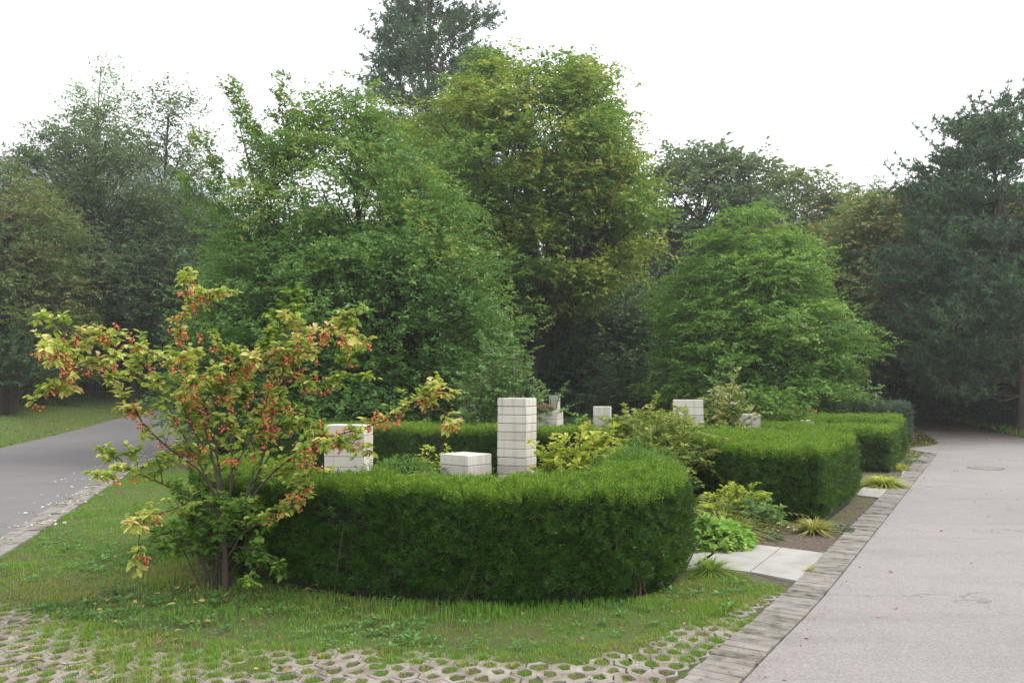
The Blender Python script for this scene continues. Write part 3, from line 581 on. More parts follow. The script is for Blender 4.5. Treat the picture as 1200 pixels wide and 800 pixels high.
# ------------------------------------------------------------------ small plants
def put(mb,V,F,mat,n,k,rnd=None,cl=None):
    mb.add(V,F,mat,rnd=np.repeat(U(0,1,n) if rnd is None else rnd,k),cl=np.repeat(np.full(n,.5) if cl is None else cl,k))
def flowerparts(root,P,D,sz,mat,nf,q):
    N=G(1,D.shape)+[0,0,1]
    if nf>100:
        mf=MB(); V,F=leaves(P,D,N,sz,sz*.8); put(mf,V,F,0,nf*q,4); o=mf.build('flowers',M[mat],root); o['kind']='stuff'; return
    for i in range(nf):
        mf=MB(); a=slice(i*q,i*q+q); V,F=leaves(P[a],D[a],N[a],sz,sz*.8); put(mf,V,F,0,q,4); mf.build('flower',M[mat],root)
def shrub(name,label,cat,base,H,R,stems,perstem,L,W,mats,flow=None,group=None,droop=.15,up=1.,seed=0,spread=.25,side=.25,clb=0.,nside=3,bigl=False,tilt=(0,0)):
    """arching stems from a common base with side shoots and leaves along them"""
    root=thing(name,label,cat,base,group); mb=MB(); ms=MB()
    a=U(0,2*np.pi,stems); out=R*U(.15,1,stems)**.7; h=H*(1-.45*(out/R)**2)*U(.7,1.05,stems); b0=spread*R
    P0=np.stack([np.cos(a)*b0*U(0,1,stems),np.sin(a)*b0*U(0,1,stems),0*a],1)
    P2=np.stack([np.cos(a)*out+tilt[0]*h,np.sin(a)*out+tilt[1]*h,h],1); P1=P0*.6+P2*.4; P1[:,2]=h*.75*up
    t=np.linspace(0,1,9)[None,:,None]; C=(1-t)**2*P0[:,None]+2*t*(1-t)*P1[:,None]+t*t*P2[:,None]; C[...,2]-=droop*H*(t[...,0]**3)*(out/R)[:,None]
    C[...,2]=np.maximum(C[...,2],.02)
    V,F=tubes(C,np.linspace(.006,.002,9)[None]*np.ones((stems,1))*(H/1.4+.3),4); ms.add(V,F)
    # side shoots
    st=[C]; ns=nside*stems
    if nside:
        si=np.repeat(np.arange(stems),nside); tj=RNG.integers(3,8,ns); q0=C[si,tj]; dr=norm(norm(C[si,tj]-C[si,tj-1])+G(.7,(ns,3))+[0,0,.2])
        ln=side*H*U(.4,1.2,ns); tt_=np.linspace(0,1,9)[None,:,None]; S=q0[:,None]+dr[:,None]*ln[:,None,None]*tt_; S[...,2]-=.2*ln[:,None]*tt_[...,0]**2
        V,F=tubes(S[:,::2],np.linspace(.004,.0015,5)[None]*np.ones((ns,1)),3); ms.add(V,F); st.append(S)
    allc=np.concatenate(st); m=len(allc)
    u=U(.22,1,(m,perstem)); u[:stems]=U(.3,1,(stems,perstem)); f=u*8; i0=np.minimum(f.astype(int),7); fr=(f-i0)[...,None]; idx=np.arange(m)[:,None]
    p=allc[idx,i0]*(1-fr)+allc[idx,i0+1]*fr; tan=norm(allc[idx,i0+1]-allc[idx,i0])
    aa=U(0,2*np.pi,(m,perstem)); D=tan*.5+np.stack([np.cos(aa),np.sin(aa),U(-.3,.5,(m,perstem))],-1); N=np.array([0,0,1.])+G(.45,D.shape)
    nl=m*perstem; sz=U(.6,1.2,nl)
    lf=leaves6 if bigl else leaves; kk=6 if bigl else 4
    V,F=lf(p.reshape(-1,3)+0,D.reshape(-1,3),N.reshape(-1,3),L*sz,W*sz)
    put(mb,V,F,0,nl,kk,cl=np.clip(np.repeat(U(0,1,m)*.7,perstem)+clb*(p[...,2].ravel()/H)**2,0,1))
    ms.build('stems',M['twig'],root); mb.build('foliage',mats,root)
    if flow:
        mat,nf,sz,zmin=flow; mf=MB(); cand=p.reshape(-1,3); cand=cand[cand[:,2]>np.quantile(cand[:,2],zmin)]; c=cand[RNG.integers(0,len(cand),nf)]
        q=7; a=U(0,6.28,(nf,q)); D=np.stack([np.cos(a),np.sin(a),U(.2,1.,(nf,q))],-1).reshape(-1,3); 
        flowerparts(root,np.repeat(c,q,0),D,sz,mat,nf,q)
    return root
def tuft(name,label,cat,base,n,L,W,mat,arch=.9,R=.06,group=None,up=1.):
    root=thing(name,label,cat,base,group); a=U(0,2*np.pi,n); el=U(.35,1.4,n)*up; ln=L*U(.6,1.15,n); k=6; t=np.linspace(0,1,k)[None,:]
    d=np.stack([np.cos(a),np.sin(a)],1); r0=R*U(0,1,n)
    hor=(ln*np.cos(el))[:,None]*t+ (arch*ln*.45)[:,None]*t**2*np.cos(el)[:,None]; z=(ln*np.sin(el))[:,None]*t-(arch*ln*.55)[:,None]*t**2.2
    C=np.stack([d[:,0:1]*(r0[:,None]+hor),d[:,1:2]*(r0[:,None]+hor),np.maximum(z,.004)],-1)
    wd=W*np.array([.6,1,1,.85,.5,.05])[None,:,None]; pr=np.stack([-d[:,1],d[:,0],0*a],1)[:,None]
    V=np.stack([C-pr*wd/2,C+pr*wd/2],2).reshape(-1,3); i=(np.arange(n)[:,None]*k+np.arange(k-1)[None])*2
    mb=MB(); mb.add(V,np.stack([i,i+1,i+3,i+2],-1).reshape(-1,4),rnd=np.repeat(U(0,1,n),k*2),cl=np.repeat(U(0,1,n),k*2))
    mb.build('blades',M[mat],root); return root
def fern(name,label,cat,base,n,L,mat,group=None,R=.1):
    root=thing(name,label,cat,base,group); a=U(0,2*np.pi,n); el=U(.5,1.25,n); ln=L*U(.6,1.1,n); k=14; t=np.linspace(0,1,k)[None,:]
    hor=(ln*np.cos(el))[:,None]*t*(1+.4*t); z=(ln*np.sin(el))[:,None]*t-.45*ln[:,None]*t**2.3; bx=R*G(.6,n); by=R*G(.6,n)
    C=np.stack([bx[:,None]+np.cos(a)[:,None]*hor,by[:,None]+np.sin(a)[:,None]*hor,np.maximum(z,.01)],-1); mb=MB(); V,F=tubes(C[:,::3],np.full((n,len(C[0,::3])),.003),3); mb.add(V,F)
    side=np.stack([-np.sin(a),np.cos(a),0*a],1)[:,None]; tan=norm(np.gradient(C,axis=1))
    for sg in (-1,1):
        pl=(.34*ln[:,None]*np.sin(np.pi*np.clip(t*.85+.15,0,1))*.8).ravel(); D=(side*sg+tan*.35+np.array([0,0,-.1])).reshape(-1,3)
        V,F=leaves(C.reshape(-1,3),D,np.repeat(np.cross(tan,side).reshape(-1,3),1,0)+[0,0,.5],pl,ln.mean()*.055); put(mb,V,F,0,n*k,4,cl=np.repeat(U(0,1,n),k))
    mb.build('fronds',M[mat],root); return root
def mound(name,label,cat,base,rx,ry,rz,n,L,W,mat,group=None,flow=None,big=True):
    root=thing(name,label,cat,base,group); v=norm(G(1,(n,3))); v[:,2]=np.abs(v[:,2]); lp=.8+.35*vn(v[:,0]*2+5,v[:,1]*2+5,len(name)+n%7,1.6)
    P=v*np.array([rx,ry,rz])*(lp*U(.75,1.02,n))[:,None]; D=v+G(.5,(n,3)); D[:,2]*=.5; N=v+[0,0,.8]+G(.3,(n,3)); mb=MB()
    V,F=(leaves6 if big else leaves)(P,D,N,L*U(.6,1.2,n),W*U(.7,1.2,n)); put(mb,V,F,0,n,6 if big else 4,cl=np.clip(vn(P[:,0],P[:,1],3,4)*1.2-.1,0,1))
    mb.build('foliage',M[mat],root)
    if flow:
        mf=MB(); mat,nf,sz=flow; c=P[RNG.integers(0,n,nf)]*1.08; q=7; a=U(0,6.28,(nf,q)); D=np.stack([np.cos(a),np.sin(a),U(.2,1.,(nf,q))],-1).reshape(-1,3); flowerparts(root,np.repeat(c,q,0),D,sz,mat,nf,q)
    return root
def gb(px,Y,z=0): p=atd(px,450,Y); return (p[0],Y,z)
# inside the front hedge
shrub('yellow_shrub','bright yellow leaved shrub behind the front hedge, right of the pillar','shrub',gb(686,8.3),1.22,.64,110,20,.075,.036,M['yellowleaf'],bigl=True,clb=.3)
shrub('variegated_shrub','pale mottled yellow shrub between low stone block and broad block','shrub',gb(520,9.9),1.05,.5,16,9,.09,.04,M['yellowleaf'],bigl=True,nside=2)
shrub('mottled_shrub','large mottled yellow green shrub between front hedge and second hedge','shrub',gb(765,10.6),1.42,.86,110,28,.07,.038,M['elder'],clb=.25,side=.28)
mound('feathery_shrub','bright feathery green growth on the right top of front hedge','shrub',(1.2,7.75,.62),.5,.42,.42,5200,.05,.010,'beech',big=False)
mound('feathery_shrub','soft green mound inside the front hedge left of the low block','shrub',gb(470,8.4,.45),.6,.4,.38,3000,.06,.012,'beech',big=False)
shrub('rose_shrub','tall rose shrub with upright shoots behind the tall stone pillar','shrub',gb(588,15.4),2.55,1.05,64,30,.085,.05,M['rose'],flow=('yellowp',16,.05,.3),up=1.15,side=.2)
shrub('rose_shrub','narrow upright leafy shoots standing tallest behind the pillar','shrub',gb(603,15.0),2.75,.7,12,46,.085,.05,M['rose'],up=1.25,nside=0,spread=.6)
shrub('rose_shrub','leafy rose bush with a few reddish flowers left of the pillar','shrub',gb(556,14.9),2.1,.55,30,18,.085,.05,M['rose'],flow=('red',5,.045,.6),side=.2)
shrub('rose_shrub','slim shoots with yellow buds beside the pink flowers','shrub',gb(641,16.0),2.2,.42,9,26,.07,.045,M['rose'],flow=('yellowp',5,.05,.6),up=1.2,nside=1)
mound('flower_plant','pink flowering plant on the pale stepped stone block','plant',(*gb(640,15.05)[:2],atd(643,481,15.2)[2]-.02),.17,.14,.14,260,.05,.03,'rose',flow=('pink',40,.045))
shrub('hydrangea','tall shrub topped with pinkish cream flower heads behind second hedge','shrub',gb(846,14.9),1.75,.62,44,20,.09,.055,M['hydrangea'],flow=('white',12,.07,.75),clb=.4)
shrub('rose_shrub','tall loose green shoots rising above the pinkish topped shrub','shrub',gb(852,16.2),2.4,.5,18,26,.08,.05,M['rose'],up=1.2,side=.16)
shrub('leafy_shrub','broad green shrub right of the square stone marker','shrub',gb(905,17.5),1.75,1.1,50,22,.10,.055,M['beech'],side=.22)
shrub('leafy_shrub','low bright green sprawling plant on the second hedge behind the stepped block','shrub',gb(690,15.9),1.05,.9,30,14,.09,.05,M['lime'],nside=2,side=.2)
shrub('rose_shrub','small bush with orange and yellow leaves beside the small stone block','shrub',gb(868,13.0),.98,.45,20,12,.07,.04,M['yellowleaf'],side=.2)
mound('flower_plant','round terracotta coloured flower plant beyond the third hedge','plant',gb(941,18.9,.65),.42,.3,.36,500,.06,.035,'reddish',flow=('red',50,.06))
# bed right of front hedge
for (px,Y,n,L,lab) in ((838,9.0,34,.66,'green fern at the foot of second hedge, nearest the front hedge'),(872,9.3,34,.62,'yellow green fern against the dark side of second hedge')):
    fern('fern',lab,'fern',gb(px,Y),n,L,'fern')
tuft('grass_clump','wide straw yellow grass clump behind the lime green leafy plant','grass clump',gb(845,8.55),520,.5,.010,'straw',R=.18)
shrub('flower_plant','small mixed plant with pink spikes next to second hedge','plant',gb(884,8.75),.42,.32,34,12,.06,.032,M['rose'],flow=('pink',14,.03,.5),nside=2)
shrub('flower_plant','tiny yellow topped plant by corner of second hedge','plant',gb(877,9.2),.55,.12,8,12,.05,.03,M['yellowleaf'],nside=1)
mound('leafy_plant','lime green broad leaved plant beside the pale slab path','plant',gb(832,7.95),.42,.34,.25,1300,.085,.062,'lime')
tuft('grass_clump','yellow striped arching grass clump in front of second hedge','grass clump',gb(950,8.72),330,.30,.010,'straw',R=.05)
tuft('grass_clump','green grass clump between the front hedge and slab path','grass clump',at(832,672),260,.26,.008,'grass',R=.05,arch=.7)
tuft('grass_clump','bright yellow grass clump between second and third hedges','grass clump',gb(1031,12.5),700,.34,.018,'yellowleaf',R=.12)
tuft('grass_clump','small yellow grass clump beside the third hedge foot','grass clump',gb(1052,14.9),120,.28,.016,'yellowleaf',R=.05)
for j,(px,Y,rx,lab) in enumerate(((975,8.75,.22,'grey green ground cover at near corner of second hedge'),(895,8.35,.2,'small grey green ground cover on bare soil near slab path'),(1066,16.2,.34,'grey green ground cover beside the farthest yew hedge'))):
    mound('ground_plant',lab,'plant',gb(px,Y),rx,rx*.7,.06,500,.035,.02,'greytuft',big=False)
tuft('grass_clump','tiny weed growing on the edge of the slab path','grass clump',at(950,668,.02),40,.09,.005,'straw',R=.02)
for (px,py,L) in ((165,708,.10),(335,706,.16),(785,700,.16),(600,712,.14),(440,706,.13),(520,735,.1),(700,728,.13),(735,715,.15)):
    pass
fern('fern','bright yellow green fern mass nearest the lime green plant','fern',gb(856,8.9),40,.52,'fern')
shrub('flower_plant','low mixed yellow and green perennials filling the bed corner beside second hedge','plant',gb(862,9.15),.5,.5,50,14,.06,.03,M['yellowleaf'],nside=2)
# flowers above the grey green hedge and far bright beds
shrub('flower_plant','white flowering tall plants behind the grey green low hedge','plant',gb(1020,24.2),1.75,1.1,26,10,.09,.04,M['greytuft'],flow=('white',16,.08,.8),nside=1)
shrub('flower_plant','greyish leafy plant at left end of the grey green hedge','plant',gb(985,23.8),1.5,.8,30,12,.09,.05,M['greytuft'],nside=2)
mound('flower_bed','far red flowering bed below the dark trees','flowers',gb(1018,36,.7),1.3,.6,.8,1500,.12,.07,'reddish',flow=('red',120,.12))
mound('flower_bed','far pink and white flowering bed beside the red one','flowers',gb(1002,35,.9),.8,.5,.7,900,.12,.07,'rose',flow=('pink',80,.12))
# ------------------------------------------------------------------ crab apple
def crab():
    Yc=6.2; base=at(265,690); root=thing('crab_apple_tree','small crab apple tree with orange red berries and yellowing leaves beside front hedge','tree',base)
    ox=np.array(base)
    def W(pl,dz): # pixels -> world, depth drifting from the trunk
        n=len(pl); return np.array([atd(px,py,base[1]+dz*(i/(n-1))**1.2) for i,(px,py) in enumerate(pl)])-ox
    br=[([(265,690),(267,665),(266,640),(263,600)],0,.030,.022,0,0),
    ([(266,640),(262,600),(250,540),(232,480),(205,432),(165,408),(120,392),(85,402),(48,408)],-.35,.02,.004,.85,1.1),
    ([(262,600),(235,555),(200,528),(165,495),(140,452),(112,425),(85,432),(62,428)],-.6,.015,.004,.8,1.),
    ([(262,605),(240,555),(215,510),(195,470),(180,436),(172,420)],.3,.014,.004,.5,.5),
    ([(262,590),(255,530),(240,470),(222,420),(212,385),(220,358),(245,345),(268,342)],.2,.017,.004,.75,1.),
    ([(266,620),(270,560),(270,510),(264,468),(270,430),(255,400),(240,395)],-.3,.017,.004,.65,1.),
    ([(268,625),(285,590),(303,560),(318,510),(330,470),(350,430),(375,395),(405,378),(418,402)],-.1,.018,.004,.8,1.2),
    ([(268,630),(300,580),(330,545),(370,518),(420,502),(460,488),(500,470),(528,460)],-.5,.015,.003,.85,1.),
    ([(264,605),(235,590),(205,597),(180,605),(158,612)],-.8,.012,.003,.9,.35),
    ([(262,600),(215,578),(175,560),(145,548),(118,556)],-.9,.012,.003,.55,.3),
    ([(268,650),(290,622),(330,600),(355,578),(368,560)],-.5,.013,.003,.6,1.),
    ([(285,590),(300,540),(292,490),(288,445),(305,410),(318,385)],.4,.013,.003,.35,.4),
    ([(300,560),(335,505),(360,470),(392,450),(398,432)],.3,.011,.003,.4,.4),
    ([(330,470),(342,420),(350,375),(356,340)],.2,.008,.002,.1,.0),
    ([(318,510),(340,480),(365,505),(378,520)],-.4,.008,.002,.55,1.),
    ([(268,640),(300,600),(315,570),(345,545),(385,548)],.4,.012,.003,.5,.9),
    ([(268,560),(300,500),(320,440),(350,400),(385,390)],-.4,.010,.003,.8,1.1),
    ([(250,540),(225,500),(215,470),(228,445)],-.5,.010,.003,.7,1.),
    ([(240,470),(262,440),(290,430),(330,410)],-.3,.009,.002,.8,1.),
    ([(264,640),(240,620),(222,600),(210,570)],.5,.012,.003,.1,.1),
    ([(264,650),(245,635),(225,640),(212,625)],.1,.010,.003,.1,.1),
    ([(265,655),(280,640),(310,650),(325,662)],-.2,.010,.003,.1,.1),
    ([(262,600),(250,560),(235,530),(238,500)],.5,.010,.003,.3,.4),
    ([(268,600),(275,550),(300,520),(310,490),(320,460)],.5,.010,.003,.5,.7)]
    bark=MB(); lf=MB(); be=MB(); tips=[]
    BC=[]; paths=[]
    for pl,dz,r0,r1,yel,ber in br:
        w=W(pl,dz); P=tube1(bark,w,np.linspace(r0,r1,len(w))*(.66 if r0<.03 else 1),6,sub=5,wob=.003)
        if len(pl)<=4 and r0>.03: continue
        paths.append((P,yel,ber))
        for _ in range(int(len(P)/8)+1):
            i=int(U(.4,.92)*(len(P)-1)); t0=norm(P[i]-P[i-1]); d0=norm(t0+G(.6,3)+[0,0,.3]); Ls=U(.12,.42)
            Q=P[i]+d0*Ls*np.linspace(0,1,4)[:,None]+np.array([0,0,-1.])*(.25*Ls*np.linspace(0,1,4)[:,None]**2)
            Q=tube1(bark,Q,[.0045,.004,.003,.002],5,sub=4,wob=.004); paths.append((Q,yel*U(.7,1.1),ber*(U()<.6)*1.3))
    for P,yel,ber in paths:
        k=len(P); dd=np.r_[0,np.cumsum(np.linalg.norm(np.diff(P,axis=0),axis=1))]; L=dd[-1]
        nt=int(L*21)+4; s=L*(.22+.78*U(0,1,nt)**.8); ph0=U(0,9); s=s[vn(s*1.,s*0+ph0,3,7)>.22]; nt=len(s); i0=np.clip(np.searchsorted(dd,s),1,k-1); p0=P[i0]; tan=norm(P[i0]-P[i0-1])
        dr=norm(tan*.6+G(.65,(nt,3))+[0,0,.25]); ln=U(.03,.17,nt)*(1-.4*s/L)
        S=p0[:,None]+dr[:,None]*ln[:,None,None]*np.linspace(0,1,4)[None,:,None]; V,F=tubes(S,np.linspace(.003,.0013,4)[None]*np.ones((nt,1)),3); bark.add(V,F)
        q=8; u=U(.2,1,(nt,q)); p=p0[:,None]+dr[:,None]*(ln[:,None]*u)[...,None]; a=U(0,6.28,(nt,q)); D=dr[:,None]*.6+np.stack([np.cos(a),np.sin(a),U(-.7,.3,(nt,q))],-1); N=np.array([0,0,1.])+G(.5,D.shape)
        keepn=nt*q; sz=U(.6,1.15,keepn); V,F=leaves6(p.reshape(-1,3),D.reshape(-1,3),N.reshape(-1,3),.062*sz,.033*sz,curl=.2)
        yl=np.clip(yel*(.35+.75*(s/L))+G(.13,nt),0,1); put(lf,V,F,0,keepn,6,cl=np.repeat(yl,q))
        nb=int(L*11*ber); 
        if nb:
            s=L*(.3+.68*U(0,1,nb)); i0=np.clip(np.searchsorted(dd,s),1,k-1); c0=P[i0]+G(.03,(nb,3)); c=np.repeat(c0,7,0)+G(.019,(nb*7,3))-[0,0,.022]
            BC.append(c); 
            S=np.stack([np.repeat(c0,7,0),(np.repeat(c0,7,0)+c)/2+[0,0,.006],c],1); V,F=tubes(S,np.full((nb*7,3),.0010),3); bark.add(V,F)
    BC=np.concatenate(BC); n=len(BC); th=np.linspace(0,2*np.pi,7)[:-1]; ph=np.array([.0,.5,1.,1.5,2.1,2.7,3.14]);
    sp=np.stack([np.outer(np.sin(ph),np.cos(th)),np.outer(np.sin(ph),np.sin(th)),np.outer(np.cos(ph),np.ones(6))],-1).reshape(-1,3)
    i=np.arange(6)[:,None]*6; j=np.arange(6)[None]; jn=(j+1)%6; Fs=np.stack([i+j,i+6+j,i+6+jn,i+jn],-1).reshape(-1,4)
    V=(BC[:,None]+sp[None]*(U(.0065,.0105,n)[:,None,None])); F=(Fs[None]+np.arange(n)[:,None,None]*42).reshape(-1,4)
    be.add(V,F,rnd=np.repeat(U(0,1,n),42))
    bark.build('trunk',M['twig'],root,smooth=True); lf.build('crown',M['crab'],root); b=be.build('berries',M['berry'],root,smooth=True); b['kind']='stuff'
crab()
shrub('leafy_shrub','dense low green shoots at the foot of the crab apple','shrub',(-2.36,6.42,0),1.0,.52,16,24,.050,.030,M['beech'],bigl=True,side=.3,nside=7,clb=.4)

# ------------------------------------------------------------------ trees
def tree(name,label,base,H,prof,ncl,ntw,nlf,L,W,mat,trunks=None,tr=.15,clear=.1,rise=.7,flat=.45,tl=.6,droop=.25,seed=1,group=None,cs=.35,hue=0,lumpy=.3,bark='bark',inner=.4,off=(0,0),conifer=False,asp=1.,upd=.25,extra=None,frontgap=False):
    z0=float(hgt(base[0],base[1])); root=thing(name,label,'tree',(base[0],base[1],z0),group); wood=MB(); lf=MB()
    zs=[p[0] for p in prof]; rs=[p[1] for p in prof]
    zz=np.linspace(prof[0][0],prof[-1][0],200); rr=np.interp(zz,zs,rs); pdf=np.maximum(rr,.02)**1.15; cdf=np.cumsum(pdf)/pdf.sum()
    zf=np.interp(U(0,1,ncl),cdf,zz); a=U(0,2*np.pi,ncl)
    lum=1+lumpy*2*(vn(a*1.3+9,zf*7,seed,1.)*.6+vn(a*3+4,zf*16,seed+5,1.)*.4-.5)
    R=np.interp(zf,zs,rs)*lum; u=inner+(1-inner)*U(0,1,ncl)**.55; rad=R*u
    cz=zf*H; C=np.stack([np.cos(a)*rad*asp+off[0]*cz/H,np.sin(a)*rad+off[1]*cz/H,cz],1)
    if extra is not None: C=np.vstack([C,extra]); ncl=len(C); u=np.r_[u,np.ones(len(extra))]; zf=C[:,2]/H; rad=np.linalg.norm(C[:,:2],axis=1); cz=C[:,2]
    if frontgap:
        kp=~((C[:,1]<.3)&(C[:,0]-off[0]*cz/H>-1.0)&(C[:,0]-off[0]*cz/H<.7)&(zf<.74)&(zf>.12)&(C[:,1]<-.2)); C,u,zf,rad,cz=C[kp],u[kp],zf[kp],rad[kp],cz[kp]; ncl=len(C)
    nex=0 if extra is None else len(extra)
    # trunks
    if trunks is None:
        trunks=[[(0,0,0),(U(-.15,.15),U(-.1,.1),H*.3),(U(-.25,.25)+off[0]*.5,off[1]*.5,H*.6),(off[0]*.95,off[1]*.95,H*.97)]]
    TP=[]
    for q,t in enumerate(trunks):
        t=np.array(t,float); r=tr*(1 if q==0 else .7); P=smoothpath(t,5); k=len(P); rad_t=r*np.clip(1-np.linspace(0,1,k)**1.1*.93,.05,1)
        if t[0][2]==0: rad_t[0]*=1.5; rad_t[1]*=1.12
        V,F=tubes(P[None],rad_t[None],9); wood.add(V,F); TP.append(P)
    # limbs
    S=[]
    TT=np.concatenate(TP)
    za=np.maximum(clear*H*.8, cz-rise*rad*U(.7,1.3,ncl))
    dz=np.abs(TT[None,:,2]-za[:,None])+.35*np.linalg.norm(TT[None,:,:2]-C[:,None,:2],axis=2); ia=dz.argmin(1); A0=TT[ia]
    mid=A0*.45+C*.55; mid[:,2]=A0[:,2]*.35+C[:,2]*.65+(.12*rad if not conifer else -.06*rad)
    t=np.linspace(0,1,7)[None,:,None]; S=(1-t)**2*A0[:,None]+2*t*(1-t)*mid[:,None]+t*t*C[:,None]; S=S+G(.02,S.shape)*rad.mean()
    ln=np.linalg.norm(C-A0,axis=1); r0=np.clip(.013*ln,.006,tr*.45); r0=np.where(np.arange(ncl)>=ncl-nex,.007,r0)
    V,F=tubes(S,r0[:,None]*np.linspace(1,.25,7)[None],4); wood.add(V,F)
    # twigs
    c=np.repeat(C,ntw,0); m=len(c); outd=C-np.array([off[0]*.5,off[1]*.5,0])*1.; outd[:,2]=0; outd=norm(outd); outd=np.repeat(outd,ntw,0)
    d=norm(outd*.8+G(.75,(m,3))*np.array([1,1,flat+.1])+np.array([0,0,upd]))
    csv=np.full((m,1),cs); csv[m-nex*ntw:]*=.35; p0=c+G(1.,(m,3))*csv*np.array([1,1,flat])
    if nex: d[m-nex*ntw:]=norm(d[m-nex*ntw:]*[.8,.8,1]+[-.15,0,.75])
    l=tl*U(.5,1.25,m); l[m-nex*ntw:]*=.85; wt=np.ones(m,bool); wt[m-nex*ntw:]=U(0,1,nex*ntw)<.34
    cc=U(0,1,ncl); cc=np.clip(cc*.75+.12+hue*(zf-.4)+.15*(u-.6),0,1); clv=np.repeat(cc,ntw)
    d,p0,l,clv,outd=d[wt],p0[wt],l[wt],clv[wt],outd[wt]; m=len(d)
    if conifer:
        q=nlf; tp=p0+d*l[:,None]; ax=norm(d+[0,0,.5])
        tp=np.stack([p0+ax*(l*s)[:,None] for s in (.25,.6,1.)],1).reshape(-1,3); ax=np.repeat(ax,3,0); mm=len(tp)
        D=norm(ax[:,None]*.75+norm(G(1,(mm,q,3)))).reshape(-1,3); P=np.repeat(tp,q,0)-D*.02
        V,F=leaves(P,D,G(1,D.shape),L*U(.7,1.2,len(P)),W,fold=0); lf.add(V,F,rnd=np.repeat(U(0,1,len(P)),4),cl=np.repeat(np.repeat(np.repeat(clv,3),q),4))
        V,F=tubes(np.stack([p0,p0+norm(d+[0,0,.5])*(l*.5)[:,None],p0+norm(d+[0,0,.5])*l[:,None]],1),np.full((m,3),.012),3); wood.add(V,F)
    else:
        q=nlf; tq=(np.arange(q)+.6)/q; P=p0[:,None]+d[:,None]*(l[:,None]*tq)[...,None]; P[...,2]-=droop*l[:,None]*tq[None]**2
        sd=norm(np.cross(d,np.array([0,0,1.])+G(.2,(m,3)))); sg=np.where(np.arange(q)%2,1.,-1.)
        D=(d[:,None]*.7+sd[:,None]*sg[None,:,None]+G(.3,(m,q,3))+[0,0,-.15]).reshape(-1,3); N=(np.array([0,0,1.])+outd[:,None]*.35+G(.4,(m,q,3))).reshape(-1,3)
        P=P.reshape(-1,3)+G(.02,(m*q,3)); sz=U(.7,1.25,len(P))
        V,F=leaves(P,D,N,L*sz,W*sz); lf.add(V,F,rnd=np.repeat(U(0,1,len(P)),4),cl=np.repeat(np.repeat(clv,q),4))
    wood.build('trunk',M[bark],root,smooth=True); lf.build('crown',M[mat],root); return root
def copytree(root,label,loc,rz,sc=1.,group=None):
    r=root.copy(); COL.objects.link(r); r.location=(loc[0],loc[1],float(hgt(loc[0],loc[1]))); r.rotation_euler[2]=rz; r.scale=(sc,)*3 if np.ndim(sc)==0 else sc
    r['label']=label
    if group: r['group']=group
    elif 'group' in r: del r['group']
    for ch in list(root.children):
        c=ch.copy(); COL.objects.link(c); c.parent=r
    return r
def bx(px,Y): p=atd(px,450,Y); return (p[0],Y)
def hz(py,Y,x=0): return atd(600,py,Y)[2]

# A: large ovate hornbeam left of centre, with upright leaders on its left
def shoot(px,py,Y,b,n=7,spread=.10,h=1.6,lean=.25):
    p=atd(px,py,Y)-np.array([b[0],b[1],0]); k=n; return np.array([p+[lean*h*(i/k),0,-h*i/k]+G(spread*(.1+1.8*i/k),3)*[1,1,.4] for i in range(k)])
bA=bx(408,19.5)
exA=np.vstack([shoot(272,100,19,bA,18,.16,2.8,.35),shoot(333,96,19.5,bA,14,.15,2.4,.1),shoot(238,165,19,bA,14,.14,1.9,.6),shoot(350,135,19.5,bA,10,.12,1.4,.0),shoot(300,150,19,bA,12,.15,1.8,.2),shoot(220,215,19,bA,10,.22,1.3,.7)])
tA=tree('hornbeam_tree','large green egg shaped tree with golden tip behind the crab apple',bA,hz(112,19.5),[(.03,3.2),(.15,3.9),(.32,3.95),(.5,3.45),(.68,2.55),(.84,1.35),(1.,.35)],760,22,12,.095,.056,'hornbeam',
   trunks=[[(0,0,0),(.1,0,2),(.2,.1,5),(.1,0,8.8)],[(-.1,.1,0),(-.8,0,2.5),(-2.0,-.2,5.5),(-2.7,-.3,8)],[(.1,0,0),(.9,.3,2.5),(1.5,.2,5.5)]],tr=.16,clear=.03,rise=.75,flat=.5,tl=.5,droop=.2,seed=3,cs=.3,hue=.62,extra=exA,lumpy=.22,upd=.35,inner=.45)
# B: yellow green maple in the centre
bB=bx(622,28)
tree('maple_tree','tallest broadleaf tree with yellow tinted clumps and dark forked trunk in the centre',bB,hz(76,28),[(.31,1.6),(.40,3.3),(.5,4.1),(.66,4.0),(.82,3.5),(.93,2.6),(1.,1.3)],380,34,10,.15,.10,'maple',
   trunks=[[(0,0,0),(.1,0,2.4),(.6,0,4.8),(1.3,0,8),(2.0,0,11)],[(-.15,0,0),(-.35,0,2.4),(-1.0,0,5),(-1.9,0,8),(-2.6,.2,11)],[(.0,.2,2.0),(0.1,.4,5),(.0,.6,9),(.1,.4,12.6)],[(.3,0,3.2),(1.5,0,4.8),(2.8,0,6.4)]],tr=.27,clear=.24,rise=1.0,flat=.5,tl=.7,seed=5,cs=.42,hue=.05,lumpy=.5,inner=.45)
# C: pine behind
tree('pine_tree','very tall blue green pine rising behind the central trees out of frame',bx(503,42),hz(-40,42),[(.25,2.6),(.5,3.9),(.7,3.6),(.85,2.8),(.95,1.5),(1,.2)],300,14,13,.26,.045,'needle',tr=.3,clear=.2,rise=.05,flat=.3,tl=.75,seed=6,cs=.45,bark='pine_bark',conifer=True,lumpy=.45,inner=.3)
# D: bright green tree right of centre
bD=bx(879,24)
tree('hornbeam_tree','bright green layered round tree right of centre behind the hydrangea',bD,hz(246,24),[(.06,2.3),(.2,2.95),(.38,2.95),(.55,2.5),(.72,1.9),(.88,1.1),(1.,.2)],520,24,12,.105,.058,'beech',tr=.14,clear=.05,rise=.35,flat=.22,tl=.62,droop=.22,seed=8,cs=.3,hue=.25,lumpy=.25,upd=.1,inner=.5)
